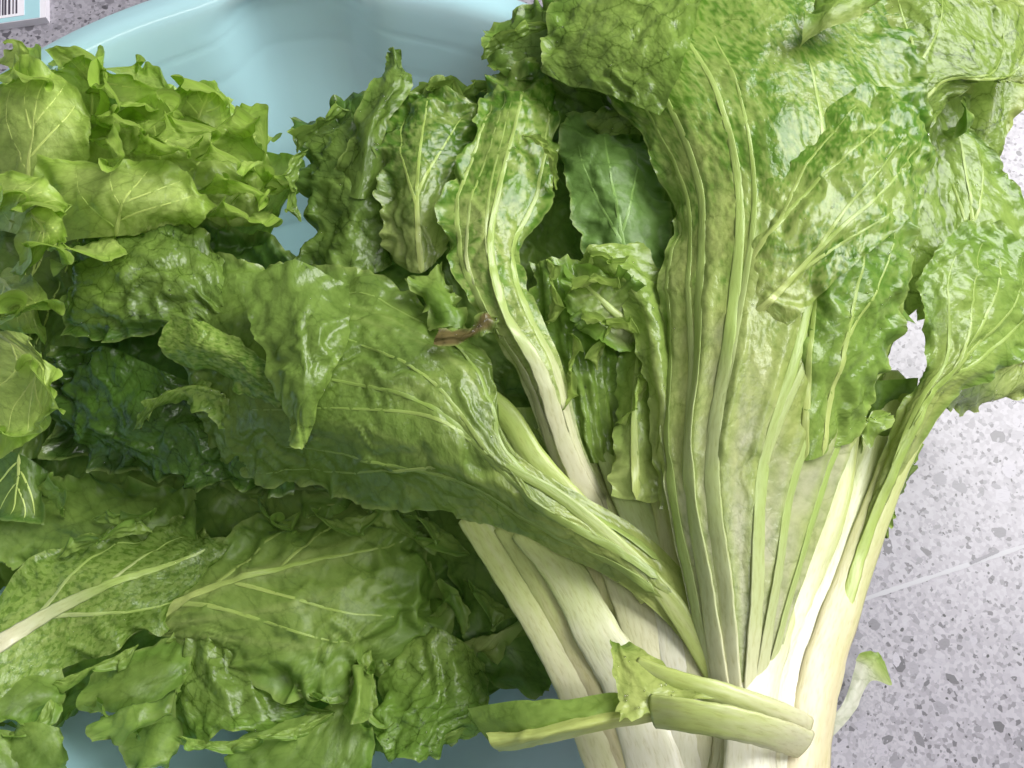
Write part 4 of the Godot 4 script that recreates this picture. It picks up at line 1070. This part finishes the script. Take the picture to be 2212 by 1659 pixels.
	for f in [[[1225, 640, 13.0], [1285, 615, 13.3], [1350, 650, 13.0], [2, -26, 1.0]], [[1240, 705, 12.8], [1310, 700, 13.2], [1380, 730, 12.8], [6, -22, 0.9]], [[1205, 900, 12.2], [1225, 810, 12.6], [1238, 720, 12.8], [20, 2, 0.6]], [[1350, 930, 12.2], [1385, 860, 12.6], [1412, 800, 12.6], [-20, -6, 0.5]], [[1130, 290, 12.9], [1178, 330, 13.2], [1200, 410, 13.0], [20, -2, 0.6]], [[1255, 600, 12.8], [1300, 570, 13.2], [1350, 590, 13.0], [4, -22, 0.8]], [[1290, 800, 12.4], [1310, 740, 12.7], [1350, 700, 12.8], [-18, -8, 0.7]], [[1180, 560, 12.8], [1190, 630, 12.8], [1185, 700, 12.7], [18, 0, 0.7]]]:
		ruffle(root, "leaf", "fresh", 760 + int(f[0][0]), f.slice(0, 3), f[3], {"c": ["pale", "fresh", "mid"], "amp": 3.6, "lam": 14.0, "rim": 0.3})
	mk.call("broad", 336, [[[1340, 1080, 11.8], [1375, 1080, 12.2], [1415, 1090, 11.9]], [[1330, 930, 12.0], [1370, 920, 12.6], [1420, 940, 12.2]], [[1335, 800, 12.0], [1375, 790, 12.6], [1425, 820, 12.3]], [[1350, 730, 11.9], [1385, 720, 12.2], [1420, 740, 12.0]]], {"c": ["pale", "mid", "edge"], "ruf": 3.0, "lam": 16.0, "ribs": [[0.0, 0.5, 0.9, 0.5, 2.2, 0.3]]})
	# --- upper left: curled leaves against the far wall of the bowl
	mk.call("broad", 340, [[[860, 570, 11], [910, 590, 11.6], [960, 540, 11.4]], [[825, 430, 11.6], [900, 430, 12.6], [995, 400, 11.8]], [[825, 310, 11.6], [910, 300, 12.6], [1030, 310, 11.6]], [[850, 230, 11], [930, 180, 11.8], [1045, 260, 11]]], {"c": ["pale", "olive", "olive"], "ruf": 5.0, "lam": 18.0, "dark": 0.2, "mott": 0.9, "res": 0.9, "ribs": [[0.0, 0.5, 0.95, 0.5, 1.6, 0.25], [0.3, 0.5, 0.85, 0.2, 0.9, 0.2], [0.35, 0.5, 0.9, 0.82, 0.9, 0.2]]})
	mk.call("wilt", 341, [[[720, 400, 11], [770, 430, 11.6], [830, 420, 11]], [[760, 290, 11.8], [800, 270, 12.6], [830, 280, 12]], [[810, 180, 12], [845, 190, 12.6], [878, 190, 12]], [[840, 130, 12], [858, 135, 12.2], [872, 145, 12]], [[846, 108, 12], [850, 106, 12.1], [854, 108, 12]]], {"c": ["olive", "olive", "edge"], "dark": 0.4, "ruf": 2.0, "tooth": 1.0})
	mk.call("wilt", 342, [[[640, 560, 9.8], [760, 590, 10.6], [860, 580, 10.4]], [[660, 440, 10.4], [760, 440, 11.4], [850, 460, 10.8]], [[650, 310, 10], [730, 300, 11.2], [820, 330, 10.6]], [[660, 260, 9.4], [720, 225, 10.4], [770, 200, 10]]], {"c": ["olive", "olive", "deep"], "dark": 0.6, "ruf": 6.0, "lam": 20.0, "crum": 4.0})
	mk.call("wilt", 343, [[[880, 260, 9.4], [930, 280, 9.8], [990, 290, 9.4]], [[890, 190, 10], [950, 170, 10.6], [1020, 210, 10]]], {"c": ["olive", "olive", "edge"], "ruf": 5.0, "lam": 16.0})
	mk.call("wilt", 344, [[[990, 300, 9], [1040, 290, 9.6], [1080, 280, 9.4]], [[1000, 200, 9.6], [1040, 180, 10], [1090, 190, 9.8]]], {"c": ["olive", "deep", "olive"], "ruf": 5.0, "lam": 16.0})
	# --- the leaf draped to the left over everything
	mk.call("broad", 350, [[[1570, 1500, 8.6], [1600, 1460, 9.2], [1620, 1400, 9.2]], [[1380, 1290, 10.6], [1400, 1240, 11.6], [1400, 1160, 11.6]], [[1150, 1168, 10.6], [1150, 1090, 12.6], [1110, 970, 12.8]], [[960, 1108, 10.4], [940, 980, 12.8], [960, 820, 13.4], [1040, 755, 12.6]], [[760, 1075, 9.8], [740, 920, 12.6], [760, 740, 13.2], [820, 600, 12]], [[560, 1040, 9], [560, 900, 11.6], [560, 720, 12], [610, 580, 11]], [[470, 1000, 8.3], [420, 880, 10], [400, 720, 10.6], [440, 560, 10]]], {"c": ["yellow", "olive", "olive"], "g0": 0.1, "g1": 0.6, "dark": 0.3, "crum": 3.5, "clam": 40.0, "calm": 1.0, "veins": [[0.3, 3.0, 0.5], [0.55, 3.0, 0.5], [0.8, 2.6, 0.5]], "sub": 0.1, "ew": 0.2, "edges": [1.0, 1.0, 0.6], "ruf": 3.0, "ribs": [[0.15, 0.3, 0.78, 0.2, 1.8, 0.25], [0.15, 0.55, 0.85, 0.5, 2.0, 0.25], [0.15, 0.8, 0.75, 0.9, 1.8, 0.25], [0.4, 0.55, 0.8, 0.7, 1.0, 0.2], [0.42, 0.53, 0.85, 0.36, 1.0, 0.2], [0.5, 0.26, 0.85, 0.06, 0.9, 0.2]], "ribe": "olive"})
	stalk(root, "stalk", [[1600, 1560, 8.4], [1540, 1440, 9.6], [1420, 1265, 11.2], [1240, 1095, 12.5], [1100, 1010, 12.9], [960, 930, 12.6]], 5.5, 1.0, "pale", "olive", 0.3)
	stalk(root, "stalk", [[1420, 1290, 10.4], [1260, 1110, 11.3], [1160, 1000, 12.0], [1100, 905, 12.2], [1030, 840, 12.0], [960, 760, 11.4]], 6, 4, "pale", "mid", 0.45)
	mk.call("broad", 351, [[[520, 600, 13], [640, 570, 13.4], [760, 620, 13]], [[560, 740, 13.3], [650, 720, 14.3], [740, 740, 13.7]], [[600, 870, 13.2], [650, 850, 14.0], [700, 850, 13.5]], [[636, 950, 12.4], [643, 957, 12.5], [654, 945, 12.4]]], {"c": ["olive", "olive", "mid"], "crum": 3.0, "edges": [0.8, 0.8, 1.0]})
	mk.call("mottled", 352, [[[370, 680, 12], [410, 690, 12.6], [450, 690, 12.4]], [[350, 755, 11.8], [440, 750, 12.8], [530, 750, 12.6]], [[450, 810, 11.6], [520, 800, 12.6], [590, 800, 12.6]], [[580, 878, 11.8], [605, 870, 12.4], [622, 845, 12.4]]], {"c": ["mid", "mid", "edge"], "ruf": 2.0, "mott": 0.7, "res": 1.0, "msize": 3.0})
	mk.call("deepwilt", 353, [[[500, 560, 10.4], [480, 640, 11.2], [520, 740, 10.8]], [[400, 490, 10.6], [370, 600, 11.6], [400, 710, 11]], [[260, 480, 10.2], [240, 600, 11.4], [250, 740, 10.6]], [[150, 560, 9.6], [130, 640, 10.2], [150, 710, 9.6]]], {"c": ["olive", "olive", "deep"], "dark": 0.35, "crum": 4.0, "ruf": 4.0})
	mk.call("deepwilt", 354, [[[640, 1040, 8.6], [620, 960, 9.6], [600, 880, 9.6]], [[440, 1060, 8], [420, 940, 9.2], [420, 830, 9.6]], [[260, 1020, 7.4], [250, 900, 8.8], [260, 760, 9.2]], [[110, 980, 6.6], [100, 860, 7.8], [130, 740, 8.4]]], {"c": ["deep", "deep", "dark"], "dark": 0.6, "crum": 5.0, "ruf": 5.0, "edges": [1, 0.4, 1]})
	mk.call("mottled", 355, [[[290, 930, 9.8], [300, 900, 10.4], [330, 880, 10.2]], [[340, 880, 10.6], [380, 840, 11.2], [420, 840, 10.8]], [[430, 880, 10.6], [450, 840, 11.2], [480, 860, 10.8]], [[500, 930, 10.4], [540, 890, 10.8], [580, 905, 10.2]]], {"c": ["olive", "mid", "edge"], "ruf": 3.0, "lam": 14.0})
	mk.call("fresh", 357, [[[870, 590, 12.4], [920, 600, 12.8], [960, 560, 12.6]], [[890, 620, 13], [940, 630, 13.4], [985, 640, 13]], [[930, 680, 13], [965, 680, 13.5], [1000, 700, 13]], [[945, 715, 12.8], [965, 720, 13.2], [1000, 725, 12.8]]], {"c": ["mid", "edge", "mid"], "ruf": 4.0, "lam": 12.0})
	mk.call("wilt", 359, [[[1290, 300, 12.2], [1340, 290, 12.6], [1400, 290, 12.2]], [[1300, 250, 12.6], [1350, 245, 13.2], [1410, 260, 12.6]], [[1320, 215, 12.4], [1360, 215, 12.8], [1400, 230, 12.4]]], {"c": ["olive", "olive", "deep"], "ruf": 5.0, "lam": 14.0})
	# brown withered scrap of margin
	mk.call("wilt", 356, [[[935, 745, 13.8], [940, 730, 14], [950, 720, 13.9]], [[1000, 735, 14], [1010, 722, 14.2], [1015, 715, 14]], [[1040, 725, 14.1], [1050, 690, 14.4], [1046, 668, 14.2]], [[1062, 720, 14], [1072, 700, 14.1], [1074, 685, 14]]], {"c": ["brown", "brown", "olive"], "ruf": 2.0, "tooth": 1.5, "crum": 1.5})
	for f in [[[1040, 130, 12.2], [1110, 90, 12.6], [1190, 60, 12.6], [-14, -26, 0.6]], [[640, 330, 10.6], [690, 280, 11], [760, 240, 11], [-16, -26, 0.8]], [[880, 260, 11], [930, 210, 11.4], [1010, 230, 11.4], [-2, -34, 0.8]], [[990, 220, 10.4], [1045, 200, 10.6], [1095, 215, 10.6], [0, -24, 0.6]], [[650, 480, 10.6], [640, 400, 10.8], [660, 330, 10.8], [-20, -6, 0.6]], [[1190, 60, 12.4], [1240, 30, 12.8], [1300, 20, 12.8], [-10, -30, 0.5]]]:
		ruffle(root, "leaf", "wilt", 700 + int(f[0][0]), f.slice(0, f.size() - 1), f[f.size() - 1], {"c": ["olive", "olive", "mid"], "amp": 4.5, "lam": 20.0, "rim": 0.2})
	# --- stalks
	var st := func(pts: Array, r0: float, r1: float, ca: String, cb: String) -> void:
		stalk(root, "stalk", pts, r0, r1, ca, cb, 0.3)
	st.call([[1340, 1740, 6], [1250, 1510, 7.6], [1190, 1390, 8.2], [1110, 1260, 8.8], [1010, 1105, 9.2]], 7, 5.5, "cream", "pale")
	st.call([[1400, 1740, 6.2], [1300, 1490, 8.0], [1235, 1370, 8.6], [1170, 1250, 9.2], [1090, 1120, 9.5]], 8, 6, "tan", "pale")
	st.call([[1440, 1740, 6.4], [1360, 1490, 8.4], [1290, 1370, 9.2], [1220, 1240, 9.8], [1130, 1130, 10]], 10, 7, "white", "pale")
	st.call([[1480, 1740, 6.2], [1430, 1480, 8.5], [1370, 1290, 9.7], [1290, 1100, 10.3], [1190, 900, 10.8]], 11, 7, "cream", "pale")
	st.call([[1510, 1740, 6.2], [1490, 1480, 8.7], [1440, 1270, 10.0], [1360, 1070, 10.7], [1270, 860, 11]], 11, 6, "white", "mid")
	st.call([[1550, 1740, 6.2], [1530, 1480, 8.8], [1480, 1250, 10.2], [1430, 1000, 11], [1365, 790, 11.4]], 11, 6, "cream", "pale")
	st.call([[1620, 1740, 7.6], [1625, 1520, 9.4], [1655, 1400, 10.0], [1690, 1290, 10.3], [1740, 1150, 10.7]], 9, 6, "white", "pale")
	st.call([[1650, 1740, 7.2], [1670, 1500, 9], [1725, 1290, 10.2], [1800, 1090, 10.9], [1826, 930, 10.8], [1830, 800, 10.2]], 8, 5, "cream", "pale")
	st.call([[1690, 1740, 7.0], [1715, 1500, 8.9], [1780, 1290, 10], [1850, 1080, 10.6], [1900, 930, 10.3], [1940, 800, 9.8]], 8, 5, "white", "pale")
	st.call([[1725, 1740, 6.9], [1768, 1480, 9.0], [1830, 1280, 10.1], [1895, 1100, 10.8], [1960, 950, 11], [2050, 820, 11]], 9, 5, "tan", "pale")
	# --- broken stalk and blade lying across the foot
	mk.call("dull", 360, [[[1010, 1530, 8.2], [1035, 1580, 8.1], [1070, 1618, 7.9]], [[1110, 1515, 9.2], [1120, 1565, 9.3], [1150, 1600, 8.9]], [[1220, 1510, 10], [1235, 1550, 10.1], [1270, 1572, 9.7]], [[1340, 1500, 10.4], [1350, 1540, 10.5], [1370, 1560, 10.0]], [[1440, 1500, 10.6], [1450, 1530, 10.7], [1460, 1555, 10.2]]], {"c": ["olive", "mid", "mid"], "edges": [0.4, 0.2, 0.2], "crum": 1.5})
	mk.call("stalk", 363, [[[1050, 1585, 8.3], [1062, 1603, 8.5], [1078, 1622, 8.0]], [[1160, 1568, 9.3], [1168, 1590, 9.7], [1180, 1606, 9.0]], [[1270, 1540, 10.0], [1280, 1562, 10.4], [1290, 1582, 9.7]], [[1420, 1508, 10.6], [1430, 1532, 10.8], [1440, 1556, 10.2]]], {"c": ["yellow", "yellow", "cream"], "edges": [0.2, 0.4, 0.1], "ruf": 0.6, "tooth": 1.2, "crum": 1.0, "veins": [[0.2, 1.2, 0.6], [0.45, 1.6, 0.7], [0.7, 1.2, 0.6]]})
	stalk(root, "stalk", [[1404, 1535, 10.8], [1480, 1545, 11.3], [1580, 1562, 11.2], [1680, 1588, 10.2], [1740, 1610, 8.6]], 5.6, 5, "pale", "cream", 0.3)
	stalk(root, "stalk", [[1370, 1440, 11.0], [1450, 1470, 11.3], [1560, 1500, 11.2], [1690, 1545, 10.0], [1740, 1570, 8.4]], 3.5, 4, "pale", "cream", 0.6)
	mk.call("broad", 361, [[[1322, 1388, 10.8], [1334, 1390, 11], [1350, 1400, 10.9]], [[1326, 1440, 11], [1360, 1430, 11.4], [1410, 1436, 11.1]], [[1338, 1510, 11], [1390, 1490, 11.4], [1470, 1484, 11.3]], [[1346, 1558, 10.8], [1420, 1535, 11.1], [1536, 1512, 11.2]]], {"c": ["olive", "yellow", "yellow"], "ruf": 2.0, "tooth": 1.5, "crum": 1.2, "g1": 0.4})
	over_rim = false
	# small leaf hanging out over the counter at the right
	mk.call("fresh", 362, [[[1760, 1590, 4.4], [1770, 1600, 4.5], [1780, 1610, 4.4]], [[1820, 1520, 3.4], [1833, 1530, 3.5], [1845, 1540, 3.4]], [[1848, 1440, 2.5], [1866, 1455, 2.7], [1880, 1472, 2.5]], [[1850, 1425, 2.1], [1885, 1440, 2.3], [1925, 1480, 1.7]], [[1860, 1412, 1.8], [1895, 1410, 1.9], [1912, 1440, 1.6]]], {"c": ["white", "pale", "mid"], "g0": 0.3, "g1": 0.9, "edges": [0.5, 0.5, 1.0], "ruf": 0.8, "tooth": 1.6, "crum": 0.6})
